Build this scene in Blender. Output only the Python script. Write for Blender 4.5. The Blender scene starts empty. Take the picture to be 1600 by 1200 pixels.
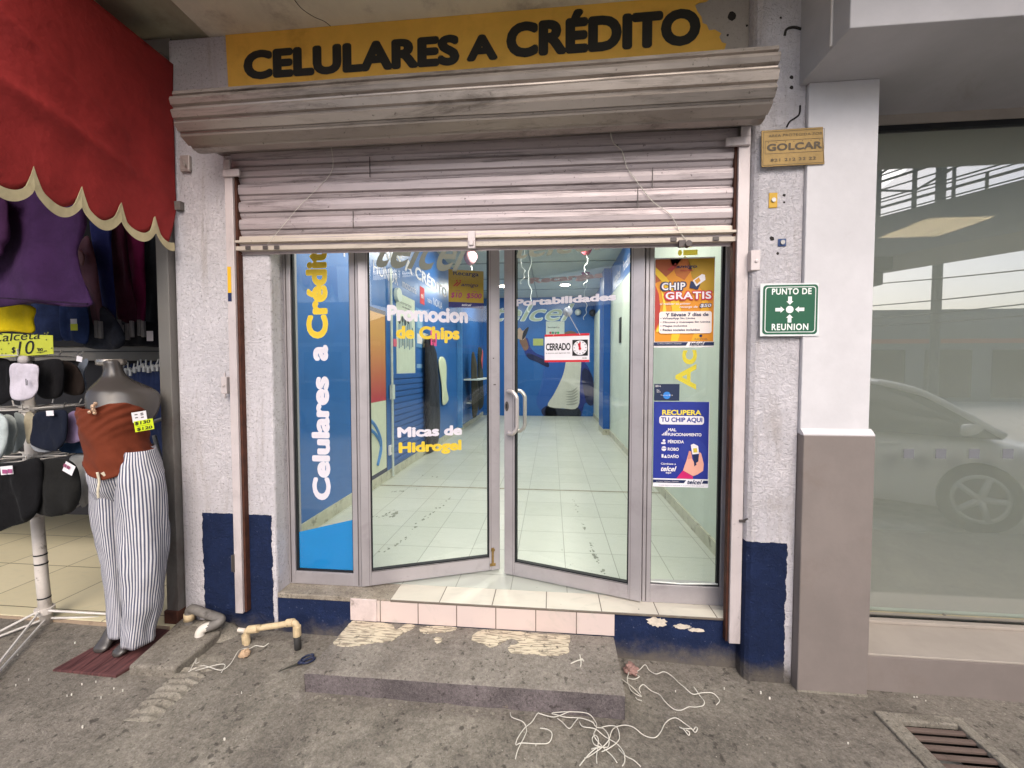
import bpy, bmesh, math, random
from mathutils import Vector, Matrix, noise as mnoise
random.seed(7)
sc = bpy.context.scene
COL = sc.collection
R = math.radians
# ------------------------------------------------------------------ camera, sky, sun, exposure
YAW, PITCH, FPX, CAMY, CAMZ = R(5.5), R(2.12), 640.0, -2.4, 1.358
CF = Vector((-math.sin(YAW)*math.cos(PITCH), math.cos(YAW)*math.cos(PITCH), -math.sin(PITCH)))
CR = Vector((math.cos(YAW), math.sin(YAW), 0.0))
CU = CR.cross(CF)
CC = Vector((0.0, CAMY, CAMZ))
cd = bpy.data.cameras.new("camera"); cam = bpy.data.objects.new("camera", cd); COL.objects.link(cam)
cd.sensor_fit = 'HORIZONTAL'; cd.sensor_width = 36.0; cd.lens = FPX/1600*36
cd.clip_start = 0.05; cd.clip_end = 600
cam.matrix_world = Matrix(((CR.x, CU.x, -CF.x, CC.x), (CR.y, CU.y, -CF.y, CC.y), (CR.z, CU.z, -CF.z, CC.z), (0, 0, 0, 1)))
sc.camera = cam
W = bpy.data.worlds.new("World"); sc.world = W; W.use_nodes = True
wt = W.node_tree; bg = wt.nodes["Background"]
sky = wt.nodes.new("ShaderNodeTexSky"); sky.sky_type = 'NISHITA'; sky.sun_disc = False
SUN_EL, SUN_AZ = 42.0, 165.0      # azimuth clockwise from +Y: behind the camera, a little to the right
sky.sun_elevation = R(SUN_EL); sky.sun_rotation = R(SUN_AZ); sky.dust_density = 4.0; sky.air_density = 0.8
wt.links.new(sky.outputs[0], bg.inputs[0]); bg.inputs[1].default_value = 0.13
sl = bpy.data.lights.new("sun", 'SUN'); so = bpy.data.objects.new("sun", sl); COL.objects.link(so)
sl.energy = 0.9; sl.angle = R(60); sl.color = (1.0, 0.965, 0.94)
sd = Vector((math.sin(R(SUN_AZ))*math.cos(R(SUN_EL)), math.cos(R(SUN_AZ))*math.cos(R(SUN_EL)), math.sin(R(SUN_EL))))
so.rotation_euler = (-sd).to_track_quat('-Z', 'Y').to_euler(); so.location = (0, -6, 9)
sc.view_settings.view_transform = 'Standard'; sc.view_settings.look = 'None'
sc.view_settings.exposure = 0.9; sc.view_settings.gamma = 1.0
sc.render.engine = 'CYCLES'
sc.cycles.transparent_max_bounces = 32; sc.cycles.max_bounces = 8; sc.cycles.caustics_reflective = False
sc.cycles.use_denoising = True
sc.cycles.sample_clamp_indirect = 6.0
LAMP_W = 19.0                     # each round lamp of the phone shop

# ------------------------------------------------------------------ helpers
def at(px, py, X=None, Y=None, Z=None):
    """the point of a real plane (X, Y or Z given, metres) that a photograph pixel looks at"""
    d = CF + CR*((px-800)/FPX) - CU*((py-600)/FPX)
    if Y is not None: t = (Y-CC.y)/d.y
    elif Z is not None: t = (Z-CC.z)/d.z
    else: t = (X-CC.x)/d.x
    return CC + d*t
WM = {}
class B:
    def __init__(s): s.bm = bmesh.new(); s.uv = None
    def face(s, pts):
        try: return s.bm.faces.new([s.bm.verts.new(p) for p in pts])
        except ValueError: return None
    def box(s, x0, x1, y0, y1, z0, z1):
        v = [s.bm.verts.new((x, y, z)) for x in (x0, x1) for y in (y0, y1) for z in (z0, z1)]
        for f in ((0,1,3,2),(4,6,7,5),(0,4,5,1),(2,3,7,6),(0,2,6,4),(1,5,7,3)): s.bm.faces.new([v[i] for i in f])
        return s
    def prism(s, pts, ext):
        ext = Vector(ext); a = [s.bm.verts.new(p) for p in pts]; b = [s.bm.verts.new(Vector(p)+ext) for p in pts]
        n = len(a); s.bm.faces.new(a); s.bm.faces.new(b[::-1])
        for i in range(n): s.bm.faces.new((a[i], b[i], b[(i+1) % n], a[(i+1) % n]))
        return s
    def tube(s, pts, r, seg=8, r2=None):
        pts = [Vector(p) for p in pts]; n = len(pts); rings = []; up = None
        for i, p in enumerate(pts):
            t = (pts[min(i+1, n-1)]-pts[max(i-1, 0)]).normalized()
            if up is None:
                up = Vector((0, 0, 1)) if abs(t.z) < .9 else Vector((1, 0, 0))
            a = t.cross(up).normalized(); up = a.cross(t).normalized()
            rr = r if r2 is None else r+(r2-r)*i/(n-1)
            rings.append([s.bm.verts.new(p+(a*math.cos(k*2*math.pi/seg)+up*math.sin(k*2*math.pi/seg))*rr) for k in range(seg)])
        for i in range(n-1):
            for k in range(seg):
                s.bm.faces.new((rings[i][k], rings[i][(k+1) % seg], rings[i+1][(k+1) % seg], rings[i+1][k]))
        s.bm.faces.new(rings[0][::-1]); s.bm.faces.new(rings[-1])
        return s
    def loft(s, rings, caps=True, closed=True):
        vr = [[s.bm.verts.new(p) for p in r] for r in rings]; m = len(vr[0]); k1 = m if closed else m-1
        for i in range(len(vr)-1):
            for k in range(k1):
                s.bm.faces.new((vr[i][k], vr[i][(k+1) % m], vr[i+1][(k+1) % m], vr[i+1][k]))
        if caps and closed: s.bm.faces.new(vr[0][::-1]); s.bm.faces.new(vr[-1])
        return s
    def ball(s, c, rx, ry=None, rz=None, n=12):
        ry = ry or rx; rz = rz or rx; c = Vector(c); rings = []
        for i in range(1, n):
            a = math.pi*i/n
            rings.append([c+Vector((rx*math.sin(a)*math.cos(t), ry*math.sin(a)*math.sin(t), rz*math.cos(a))) for t in [2*math.pi*k/(n*2) for k in range(n*2)]])
        return s.loft(rings)
    def puff(s, outline, nrm, t, fold=0.0, fs=20.0, back=True, levels=((1.0, 0.0), (.975, .5), (.90, .82), (.78, .96), (.55, 1.0), (.32, 1.0), (.12, 1.0))):
        """a soft cushion-like thing: outline (3D points), bulging along nrm by t"""
        c = sum((Vector(p) for p in outline), Vector())/len(outline); nrm = Vector(nrm)
        rings = []
        for sc_, d in levels:
            r = []
            for p in outline:
                q = c+(Vector(p)-c)*sc_
                q = q+nrm*(t*d+(fold*mnoise.noise(Vector((q.x*fs*1.6, q.y*fs, q.z*fs*.55))) if d > 0 else 0)); r.append(q)
            rings.append(r)
        s.loft(rings, caps=False)
        s.bm.faces.new([s.bm.verts.new(p) for p in rings[-1]])
        if back:
            rb = [[c+(Vector(p)-c)*sc_-nrm*(t*.35*d) for p in outline] for sc_, d in ((1.0, 0.0), (.9, .6), (.5, 1.0))]
            s.loft([r for r in rb[::-1]], caps=False); s.bm.faces.new([s.bm.verts.new(p) for p in rb[-1][::-1]])
        bmesh.ops.remove_doubles(s.bm, verts=s.bm.verts, dist=1e-5)
        return s
def crv(pts, n=6, closed=False):
    """Catmull-Rom through points"""
    pts = [Vector(p) for p in pts]; N = len(pts); out = []
    rng = range(N) if closed else range(N-1)
    for i in rng:
        g = (lambda j: pts[j % N]) if closed else (lambda j: pts[max(0, min(N-1, j))])
        p0, p1, p2, p3 = g(i-1), g(i), g(i+1), g(i+2)
        for k in range(n):
            t = k/n
            out.append(.5*((2*p1)+(p2-p0)*t+(2*p0-5*p1+4*p2-p3)*t*t+(3*p1-p0-3*p2+p3)*t**3))
    if not closed: out.append(pts[-1])
    return out
def obj(name, b, m, parent=None, smooth=False, bevel=0.0, local=False, seg=2, sub=0, kind=None):
    me = bpy.data.meshes.new(name)
    if parent is not None and not local: b.bm.transform(WM[parent].inverted())
    bmesh.ops.recalc_face_normals(b.bm, faces=b.bm.faces)
    b.bm.to_mesh(me); b.bm.free()
    o = bpy.data.objects.new(name, me); COL.objects.link(o)
    for mm in (m if isinstance(m, (list, tuple)) else [m]): me.materials.append(mm)
    if smooth:
        for p in me.polygons: p.use_smooth = True
    if parent is not None:
        o.parent = parent
        WM[o] = WM[parent]
    else: WM[o] = Matrix.Identity(4)
    if bevel:
        md = o.modifiers.new("edge", 'BEVEL'); md.width = bevel; md.segments = seg; md.limit_method = 'ANGLE'; md.angle_limit = R(40)
    if sub:
        md = o.modifiers.new("sub", 'SUBSURF'); md.levels = sub; md.render_levels = sub
    if kind: o['kind'] = kind
    return o
def tag(o, label, cat, group=None):
    o['label'] = label; o['category'] = cat
    if group: o['group'] = group
    return o
def thing(name, label, cat, loc=(0, 0, 0), rz=0.0, group=None):
    o = bpy.data.objects.new(name, None); COL.objects.link(o); o.empty_display_size = .1
    o.location = loc; o.rotation_euler = (0, 0, rz)
    WM[o] = Matrix.Translation(Vector(loc)) @ Matrix.Rotation(rz, 4, 'Z')
    return tag(o, label, cat, group)
# ------------------------------------------------------------------ lettering
_tc = {}
def glyphs(body, bold, space):
    """outlines of a line of lettering, made heavier by stacking shifted copies a hair's breadth apart"""
    key = (body, bold, space)
    if key in _tc: return _tc[key]
    cu = bpy.data.curves.new("t", 'FONT'); cu.body = body; cu.size = 1; cu.space_character = space
    cu.offset = max(0, -bold); cu.resolution_u = 4; cu.fill_mode = 'FRONT'
    o = bpy.data.objects.new("t", cu); COL.objects.link(o)
    dg = bpy.context.evaluated_depsgraph_get(); me = bpy.data.meshes.new_from_object(o.evaluated_get(dg))
    v0 = [v.co.copy() for v in me.vertices]; f0 = [list(p.vertices) for p in me.polygons]
    bpy.data.objects.remove(o); bpy.data.curves.remove(cu); bpy.data.meshes.remove(me)
    sh = [(0, 0)]
    if bold > .012: sh += [(bold*math.cos(k*math.pi/6), bold*math.sin(k*math.pi/6)) for k in range(12)]
    vs, fs = [], []
    for k, (dx, dy) in enumerate(sh):
        n = len(vs); vs += [(v.x+dx, v.y+dy, k) for v in v0]; fs += [[n+i for i in f] for f in f0]
    x0 = min(v[0] for v in vs); x1 = max(v[0] for v in vs); y0 = min(v[1] for v in vs); y1 = max(v[1] for v in vs)
    r = ([((x-x0)/(x1-x0), (y-y0)/(y1-y0), k*.02) for x, y, k in vs], fs)
    _tc[key] = r; return r
class Board:
    """flat printed matter on a plane: O lower-left, U whole width, V whole height"""
    def __init__(s, O, U, V, parent, d=.0009):
        s.O, s.U, s.V, s.parent, s.d = Vector(O), Vector(U), Vector(V), parent, d
        s.N = s.U.cross(s.V).normalized(); s.parts = {}; s.asp = s.U.length/s.V.length
    def P(s, u, v, l=0): return s.O+s.U*u+s.V*v+s.N*(s.d*l)
    def _b(s, part, m): return s.parts.setdefault((part, m.name), (B(), m))[0]
    def poly(s, pts, m, l, part='print'): s._b(part, m).face([s.P(u, v, l) for u, v in pts]); return s
    def rect(s, u0, v0, u1, v1, m, l, part='print'): return s.poly([(u0, v0), (u1, v0), (u1, v1), (u0, v1)], m, l, part)
    def disc(s, u, v, r, m, l, part='print', n=24, a0=0, a1=360):
        pts = [(u+r*math.cos(R(a0+(a1-a0)*k/n)), v+r*s.asp*math.sin(R(a0+(a1-a0)*k/n))) for k in range(n if a1-a0 == 360 else n+1)]
        return s.poly(pts, m, l, part)
    def rrect(s, u0, v0, u1, v1, r, m, l, part='print'):
        pts = []
        for cx, cy, a in ((u1-r, v1-r*s.asp, 0), (u0+r, v1-r*s.asp, 90), (u0+r, v0+r*s.asp, 180), (u1-r, v0+r*s.asp, 270)):
            for k in range(6): pts.append((cx+r*math.cos(R(a+18*k)), cy+r*s.asp*math.sin(R(a+18*k))))
        return s.poly(pts, m, l, part)
    def line(s, u0, v0, u1, v1, w, m, l, part='print'):
        a = Vector((u0, v0/s.asp)); b = Vector((u1, v1/s.asp)); n = (b-a).normalized(); n = Vector((-n.y, n.x))*w*.5
        return s.poly([(q.x, q.y*s.asp) for q in (a-n, b-n, b+n, a+n)], m, l, part)
    def text(s, body, u0, v0, u1, v1, m, l, bold=.02, shear=0.0, space=1.0, part='lettering'):
        vs, fs = glyphs(body, bold, space); b = s._b(part, m)
        nv = [b.bm.verts.new(s.P(u0+(u1-u0)*x+shear*(v1-v0)/s.asp*(y-.5), v0+(v1-v0)*y, l+k)) for x, y, k in vs]
        for f in fs:
            try: b.bm.faces.new([nv[i] for i in f])
            except ValueError: pass
        return s
    def flush(s):
        out = []
        for (part, mn), (b, m) in s.parts.items(): out.append(obj(part, b, m, s.parent))
        return out
def fboard(l, t, r, b, Y, parent, d=.0009):
    """a board on the plane Y=const between lower-left pixel (l,b) and upper-right pixel (r,t)"""
    a = at(l, b, Y=Y); c = at(r, t, Y=Y)
    return Board(a, (c.x-a.x, 0, 0), (0, 0, c.z-a.z), parent, d)
# ------------------------------------------------------------------ materials
def lin(c): return c/12.92 if c <= .04045 else ((c+.055)/1.055)**2.4
def hx(s): s = s.lstrip('#'); return tuple(lin(int(s[i:i+2], 16)/255) for i in (0, 2, 4))+(1.0,)
class NT:
    def __init__(s, m): s.m = m; s.t = m.node_tree; s.n = s.t.nodes; s.l = s.t.links; s.bsdf = s.n["Principled BSDF"]
    def new(s, typ, **kw):
        n = s.n.new(typ)
        for k, v in kw.items(): setattr(n, k, v)
        return n
    def link(s, a, b): s.l.new(a, b)
    def sock(s, inp, v):
        if hasattr(v, 'is_output') or isinstance(v, bpy.types.NodeSocket): s.l.new(v, inp)
        else: inp.default_value = v
    def math(s, op, a, b=0.0, c=None, clamp=False):
        n = s.new("ShaderNodeMath", operation=op, use_clamp=clamp); s.sock(n.inputs[0], a); s.sock(n.inputs[1], b)
        if c is not None: s.sock(n.inputs[2], c)
        return n.outputs[0]
    def mix(s, fac, a, b, mode='MIX'):
        n = s.new("ShaderNodeMix", data_type='RGBA', blend_type=mode); s.sock(n.inputs[0], fac)
        s.sock(n.inputs[6], a); s.sock(n.inputs[7], b); return n.outputs[2]
    def pos(s):
        return s.new("ShaderNodeNewGeometry").outputs["Position"]
    def noise(s, scale, detail=4, rough=.6, vec=None, dist=0.0):
        n = s.new("ShaderNodeTexNoise"); n.inputs["Scale"].default_value = scale; n.inputs["Detail"].default_value = detail
        n.inputs["Roughness"].default_value = rough; n.inputs["Distortion"].default_value = dist
        s.link(vec if vec is not None else s.obco(), n.inputs["Vector"]); return n.outputs["Fac"]
    def obco(s): return s.new("ShaderNodeTexCoord").outputs["Object"]
    def scaled(s, vec, sx, sy, sz):
        n = s.new("ShaderNodeMapping"); n.inputs["Scale"].default_value = (sx, sy, sz); s.link(vec, n.inputs["Vector"]); return n.outputs[0]
    def step(s, v, a, b):
        n = s.new("ShaderNodeMapRange"); n.interpolation_type = 'SMOOTHSTEP'; s.sock(n.inputs[0], v); n.inputs[1].default_value = a; n.inputs[2].default_value = b
        return n.outputs[0]
    def bump(s, h, strength, dist, prev=None):
        n = s.new("ShaderNodeBump"); n.inputs["Strength"].default_value = strength; n.inputs["Distance"].default_value = dist
        s.link(h, n.inputs["Height"])
        if prev is not None: s.link(prev, n.inputs["Normal"])
        return n.outputs[0]
    def col(s, v): s.sock(s.bsdf.inputs["Base Color"], v)
    def set(s, **kw):
        for k, v in kw.items(): s.sock(s.bsdf.inputs[k.replace('_', ' ')], v)
def mat(name, c, rough=.6, metal=0.0, var=.12, vs=5.0, bump=0.0, bs=80.0, bd=.002, spec=.4, dirt=None, emit=None):
    m = bpy.data.materials.new(name); m.use_nodes = True; t = NT(m)
    c = hx(c) if isinstance(c, str) else tuple(c)+((1.0,) if len(c) == 3 else ())
    base = c
    if var:
        f = t.noise(vs, 6, .65)
        base = t.mix(t.step(f, .3, .7), tuple(x*(1-var) for x in c[:3])+(1,), tuple(min(1, x*(1+var)) for x in c[:3])+(1,))
    if dirt:
        dc, ds, a, b = dirt
        base = t.mix(t.step(t.noise(ds, 8, .7), a, b), base, hx(dc))
    t.col(base); t.set(Roughness=rough, Metallic=metal)
    t.bsdf.inputs["Specular IOR Level"].default_value = spec
    if bump: t.link(t.bump(t.noise(bs, 5, .6), bump, bd), t.bsdf.inputs["Normal"])
    if emit: t.bsdf.inputs["Emission Color"].default_value = c; t.bsdf.inputs["Emission Strength"].default_value = emit
    return m
_flat = {}
def flat(c, rough=.55, emit=None):
    k = (c, rough)
    if k not in _flat: _flat[k] = mat("print_"+c.strip('#'), c, rough, var=.04, vs=9)
    return _flat[k]
# ------------------------------------------------------------------ special materials
def plaster(name, white, zones=(), blue='#182442', bumpk=1.0, smooth=False, speck=.5, ground=-.27):
    m = bpy.data.materials.new(name); m.use_nodes = True; t = NT(m); p = t.pos()
    w = hx(white)
    base = t.mix(t.step(t.noise(2.2, 6, .65, p), .3, .75), tuple(x*.86 for x in w[:3])+(1,), w)
    base = t.mix(t.math('MULTIPLY', t.step(t.noise(1.1, 8, .75, p, 1.5), .56, .8), .5), base, hx('#8d8378'))
    st = t.noise(1, 7, .7, t.scaled(p, 9, 9, .9), .4)
    if not smooth: base = t.mix(t.math('MULTIPLY', t.step(st, .5, .72), .5), base, hx('#a0958b'))
    if speck: base = t.mix(t.math('MULTIPLY', t.step(t.noise(70, 4, .65, p), .56, .66), speck), base, hx('#77706b'))
    sep = t.new("ShaderNodeSeparateXYZ"); t.link(p, sep.inputs[0]); x, z = sep.outputs[0], sep.outputs[2]
    n1 = t.math('MULTIPLY', t.math('SUBTRACT', t.noise(22, 4, .6, p), .5), .035)
    xx = t.math('ADD', x, n1); zz = t.math('ADD', z, t.math('MULTIPLY', n1, .6))
    mask = None
    for (x0, x1, zt) in zones:
        a = t.math('MULTIPLY', t.math('GREATER_THAN', xx, x0), t.math('LESS_THAN', xx, x1))
        a = t.math('MULTIPLY', a, t.math('LESS_THAN', zz, zt))
        mask = a if mask is None else t.math('MAXIMUM', mask, a)
    if mask is not None:
        bl = t.mix(t.step(t.noise(9, 8, .7, p), .35, .75), hx(blue), tuple(q*1.5 for q in hx(blue)[:3])+(1,))
        bl = t.mix(t.math('MULTIPLY', t.step(t.noise(60, 4, .7, p), .64, .72), .45), bl, hx('#8b93a8'))
        base = t.mix(mask, base, bl)
        g = t.math('ADD', z, t.math('MULTIPLY', t.math('SUBTRACT', t.noise(6, 6, .7, p), .5), .3))
        base = t.mix(t.math('MULTIPLY', t.math('LESS_THAN', z, -.1), t.step(g, ground+.13, ground-.02)), base, hx('#655f58'))
    t.col(base); t.set(Roughness=.8); t.bsdf.inputs["Specular IOR Level"].default_value = .2
    if smooth: t.link(t.bump(t.noise(28, 5, .6, p), .25*bumpk, .003), t.bsdf.inputs["Normal"])
    else:
        b1 = t.bump(t.noise(34, 5, .7, p, 1.6), .95*bumpk, .016)
        t.link(t.bump(t.noise(140, 3, .6, p), .6*bumpk, .005, b1), t.bsdf.inputs["Normal"])
    return m
def tiles(name, c1, c2, grout, bw, bh, off=(0, 0), rough=.25, gw=.004, marble=True, axis='XY', bumpy=.3, var=1.0):
    m = bpy.data.materials.new(name); m.use_nodes = True; t = NT(m); p = t.pos()
    mp = t.new("ShaderNodeMapping"); mp.inputs["Location"].default_value = (-off[0], -off[1], 0); t.link(p, mp.inputs[0])
    vec = mp.outputs[0]
    if axis == 'XZ':
        s1 = t.new("ShaderNodeSeparateXYZ"); t.link(p, s1.inputs[0]); cb = t.new("ShaderNodeCombineXYZ")
        t.link(t.math('SUBTRACT', s1.outputs[0], off[0]), cb.inputs[0]); t.link(t.math('SUBTRACT', s1.outputs[2], off[1]), cb.inputs[1]); vec = cb.outputs[0]
    br = t.new("ShaderNodeTexBrick"); br.offset = 0.0; br.squash = 1.0
    br.inputs["Scale"].default_value = 1.0; br.inputs["Brick Width"].default_value = bw; br.inputs["Row Height"].default_value = bh
    br.inputs["Mortar Size"].default_value = gw; br.inputs["Mortar Smooth"].default_value = .1; br.inputs["Bias"].default_value = 0
    br.inputs["Color1"].default_value = hx(c1); br.inputs["Color2"].default_value = hx(c2); br.inputs["Mortar"].default_value = hx(grout)
    t.link(vec, br.inputs["Vector"]); c = br.outputs["Color"]
    if marble:
        v = t.noise(3.2, 8, .7, t.scaled(p, 1, 2.6, 1), 2.5)
        c = t.mix(t.math('MULTIPLY', t.step(v, .5, .72), .28*var), c, hx('#98a094'))
        c = t.mix(t.math('MULTIPLY', t.step(t.noise(1.3, 6, .7, p), .55, .8), .35*var), c, hx('#a7a493'))
    t.col(c); t.sock(t.bsdf.inputs["Roughness"], t.math('ADD', t.math('MULTIPLY', t.noise(4, 5, .6, p), .35), rough-.12))
    t.link(t.bump(br.outputs["Fac"], -bumpy, .003), t.bsdf.inputs["Normal"])
    return m
def concrete(name, c='#8b857a', dark='#5b564e', light='#a8a296', bump=.6, sc_=1.0):
    m = bpy.data.materials.new(name); m.use_nodes = True; t = NT(m); p = t.pos()
    base = t.mix(t.step(t.noise(1.6*sc_, 9, .7, p, .6), .3, .7), hx(dark), hx(c))
    base = t.mix(t.math('MULTIPLY', t.step(t.noise(7*sc_, 8, .72, p, .3), .52, .75), .55), base, hx(light))
    base = t.mix(t.math('MULTIPLY', t.step(t.noise(1, 6, .7, t.scaled(p, 3*sc_, 16*sc_, 3), .8), .5, .7), .45), base, hx(dark))
    g2 = t.noise(110*sc_, 5, .75, p); base = t.mix(.42, base, t.mix(t.step(g2, .35, .65), (.27, .27, .27, 1), (.76, .75, .74, 1)), 'SOFT_LIGHT'); base = t.mix(.45, base, t.mix(t.step(t.noise(42*sc_, 5, .75, p), .35, .65), (.26, .26, .26, 1), (.80, .79, .78, 1)), 'SOFT_LIGHT')
    base = t.mix(t.math('MULTIPLY', t.step(t.noise(26*sc_, 4, .6, p), .59, .67), .65), base, hx('#38342f'))
    base = t.mix(t.math('MULTIPLY', t.step(t.noise(90*sc_, 3, .6, p), .63, .72), .5), base, hx('#2f2c28'))
    base = t.mix(t.math('MULTIPLY', t.step(t.noise(64*sc_, 3, .6, t.scaled(p, 1, 1.2, 1)), .68, .74), .6), base, hx('#c4beb0'))
    t.col(base); t.set(Roughness=.85); t.bsdf.inputs["Specular IOR Level"].default_value = .25
    b1 = t.bump(t.noise(14*sc_, 8, .72, p), bump, .012)
    t.link(t.bump(t.noise(95*sc_, 4, .65, p), bump*1.3, .006, b1), t.bsdf.inputs["Normal"])
    return m
def glass(name, tint=(.93, .97, .95), refl=1.0, rough=0.0, base_r=.0):
    m = bpy.data.materials.new(name); m.use_nodes = True; t = NT(m); n = t.n
    out = n["Material Output"]; n.remove(t.bsdf)
    tr = t.new("ShaderNodeBsdfTransparent"); tr.inputs[0].default_value = tint+(1,)
    gl = t.new("ShaderNodeBsdfGlossy"); gl.inputs["Roughness"].default_value = rough; gl.inputs[0].default_value = (1, 1, 1, 1)
    fr = t.new("ShaderNodeLayerWeight"); fr.inputs[0].default_value = .5      # Schlick's rule, the same on both faces
    f = t.math('ADD', t.math('MULTIPLY', t.math('POWER', fr.outputs["Facing"], 4.0), .96), .04)
    f = t.math('ADD', t.math('MULTIPLY', f, refl), base_r, clamp=True)
    mx = t.new("ShaderNodeMixShader"); t.link(f, mx.inputs[0]); t.link(tr.outputs[0], mx.inputs[1]); t.link(gl.outputs[0], mx.inputs[2])
    t.link(mx.outputs[0], out.inputs[0]); return m
def veil(name, c, opacity):
    """a sheer woven blind: part lets light straight through"""
    m = bpy.data.materials.new(name); m.use_nodes = True; t = NT(m); n = t.n; out = n["Material Output"]; n.remove(t.bsdf)
    d = t.new("ShaderNodeBsdfDiffuse"); d.inputs[0].default_value = hx(c)
    tl = t.new("ShaderNodeBsdfTranslucent"); tl.inputs[0].default_value = hx(c)
    tr = t.new("ShaderNodeBsdfTransparent")
    a = t.new("ShaderNodeMixShader"); a.inputs[0].default_value = .35; t.link(d.outputs[0], a.inputs[1]); t.link(tl.outputs[0], a.inputs[2])
    b = t.new("ShaderNodeMixShader"); b.inputs[0].default_value = opacity; t.link(tr.outputs[0], b.inputs[1]); t.link(a.outputs[0], b.inputs[2])
    t.link(b.outputs[0], out.inputs[0]); return m
def film(name, c, tl=.35):
    m = mat(name, c, .5, var=.03); t = NT(m); out = t.n["Material Output"]
    tr = t.new("ShaderNodeBsdfTranslucent"); tr.inputs[0].default_value = hx(c); mx = t.new("ShaderNodeMixShader"); mx.inputs[0].default_value = tl
    t.link(t.bsdf.outputs[0], mx.inputs[1]); t.link(tr.outputs[0], mx.inputs[2]); t.link(mx.outputs[0], out.inputs[0]); return m
def lamp_mat(name, c, s):
    m = bpy.data.materials.new(name); m.use_nodes = True; t = NT(m); n = t.n; out = n["Material Output"]; n.remove(t.bsdf)
    e = t.new("ShaderNodeEmission"); e.inputs[0].default_value = hx(c); e.inputs[1].default_value = s; t.link(e.outputs[0], out.inputs[0]); return m
def metal_paint(name, c, dirtc='#4a4440', streak=True, rough=.45, metal=.35, dirt=.5, sx=1.2, sz=30):
    m = bpy.data.materials.new(name); m.use_nodes = True; t = NT(m); p = t.pos()
    base = t.mix(t.step(t.noise(3, 6, .65, p), .3, .7), tuple(q*.88 for q in hx(c)[:3])+(1,), hx(c))
    base = t.mix(t.math('MULTIPLY', t.step(t.noise(1.0, 9, .75, t.scaled(p, sx, 4, sz), .6), .48, .72), dirt), base, hx(dirtc))
    base = t.mix(t.math('MULTIPLY', t.step(t.noise(45, 5, .7, p), .62, .72), dirt), base, hx(dirtc))
    t.col(base); t.set(Roughness=t.math('ADD', t.math('MULTIPLY', t.noise(12, 4, .6, p), .3), rough-.15), Metallic=metal)
    t.link(t.bump(t.noise(30, 4, .6, p), .15, .002), t.bsdf.inputs["Normal"])
    return m
def fabric(name, c, var=.18, bump=.35, rough=.9, fine=500, sheen=.03):
    m = bpy.data.materials.new(name); m.use_nodes = True; t = NT(m); o = t.obco(); c = hx(c)
    t.col(t.mix(t.step(t.noise(7, 6, .65), .3, .7), tuple(q*(1-var) for q in c[:3])+(1,), tuple(min(1, q*(1+var)) for q in c[:3])+(1,)))
    t.set(Roughness=rough); t.bsdf.inputs["Specular IOR Level"].default_value = .15; t.bsdf.inputs["Sheen Weight"].default_value = sheen
    b1 = t.bump(t.noise(16, 4, .55), bump, .02)
    t.link(t.bump(t.noise(fine, 2, .5), .25, .001, b1), t.bsdf.inputs["Normal"])
    return m
# blue-painted bands are paint on the plaster itself
M_wall = plaster("plaster_left_pier", '#d8d4d8', zones=[(-2.127, -1.674, .478)], speck=.5)
M_pil = plaster("plaster_right_pilaster", '#d6d2d6', zones=[(-9, 1.21, .462)], speck=.35)
M_under = plaster("plaster_under_sill", '#d8cfca', zones=[(-9, 9, -.012)], bumpk=.5, speck=.1)
M_lint = plaster("plaster_lintel", '#b4aca4', speck=.3, bumpk=.5)
M_smooth = plaster("smooth_white_paint", '#d5d3d5', smooth=True, speck=.0, bumpk=1.0)
M_taupe = mat("taupe_paint", '#817873', .55, var=.07, vs=3, bump=.2, bs=40, bd=.003, dirt=('#7b6f68', 3.5, .52, .8))
M_taupe2 = mat("pale_taupe_paint", '#a39a90', .6, var=.07, vs=4, bump=.12, bs=50, bd=.002)
M_soffit = mat("soffit_concrete", '#dedac6', .85, var=.12, vs=1.6, bump=.3, bs=35, bd=.006, dirt=('#a39b8b', 2.4, .5, .75))
M_soffit2 = mat("soffit_concrete_old", '#a8a28a', .85, var=.15, vs=2, bump=.3, bs=35, bd=.006, dirt=('#7e7865', 3, .5, .75))
M_ceil = mat("ceiling_paint", '#b9c0bb', .8, var=.06, vs=2)
M_pave = concrete("pavement_concrete", '#878177', '#69645c', '#9d978c')
M_step = concrete("step_concrete", '#8d877f', '#716b64', '#a29b92', bump=.5, sc_=1.3)
M_stepf = concrete("step_face_shaded_concrete", '#7c7475', '#605a5b', '#948b8b', bump=.7, sc_=1.6)  # dirty step faces; the darker mauve of sky-lit shade is put into the colour
M_mortar = concrete("trowelled_mortar", '#a09a8d', '#807a6f', '#b5aea1', bump=.8, sc_=2)
M_asph = mat("road_concrete", '#b5b2aa', .9, var=.2, vs=6, bump=.5, bs=120, bd=.006)
M_pit = mat("drain_dirt", '#1f1b18', .95, var=.3)
M_rust = metal_paint("rusty_bar", '#6f5f57', '#3a2c24', rough=.75, metal=.2, dirt=.6, sx=6, sz=6)
M_rustrail = mat("rust_brown", '#48281c', .8, var=.3, vs=20, bump=.2)
M_ftile = tiles("shop_floor_tile", '#bdc0b7', '#b5b9af', '#8d9086', .345, .375, (-.245, .609), rough=.30, gw=.003)
M_ttile = tiles("threshold_tile", '#d2ccbe', '#c6c0b2', '#6b6258', .31, .5, (-.335, -.62), rough=.4, gw=.003)
M_riser = tiles("riser_tile", '#d3c2bb', '#cbb8b0', '#6d5d52', .229, .3, (-1.0, -.16), rough=.45, gw=.003, axis='XZ')
M_sfloor = tiles("store_floor_tile", '#d6ccab', '#cec4a2', '#6d6550', .52, .52, (-3.28, .43), rough=.35, gw=.004, marble=True, var=.6)
M_alu = metal_paint("aluminium_frame", '#b3aeb1', '#80767a', rough=.42, metal=.45, dirt=.25, sx=5, sz=5)
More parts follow.
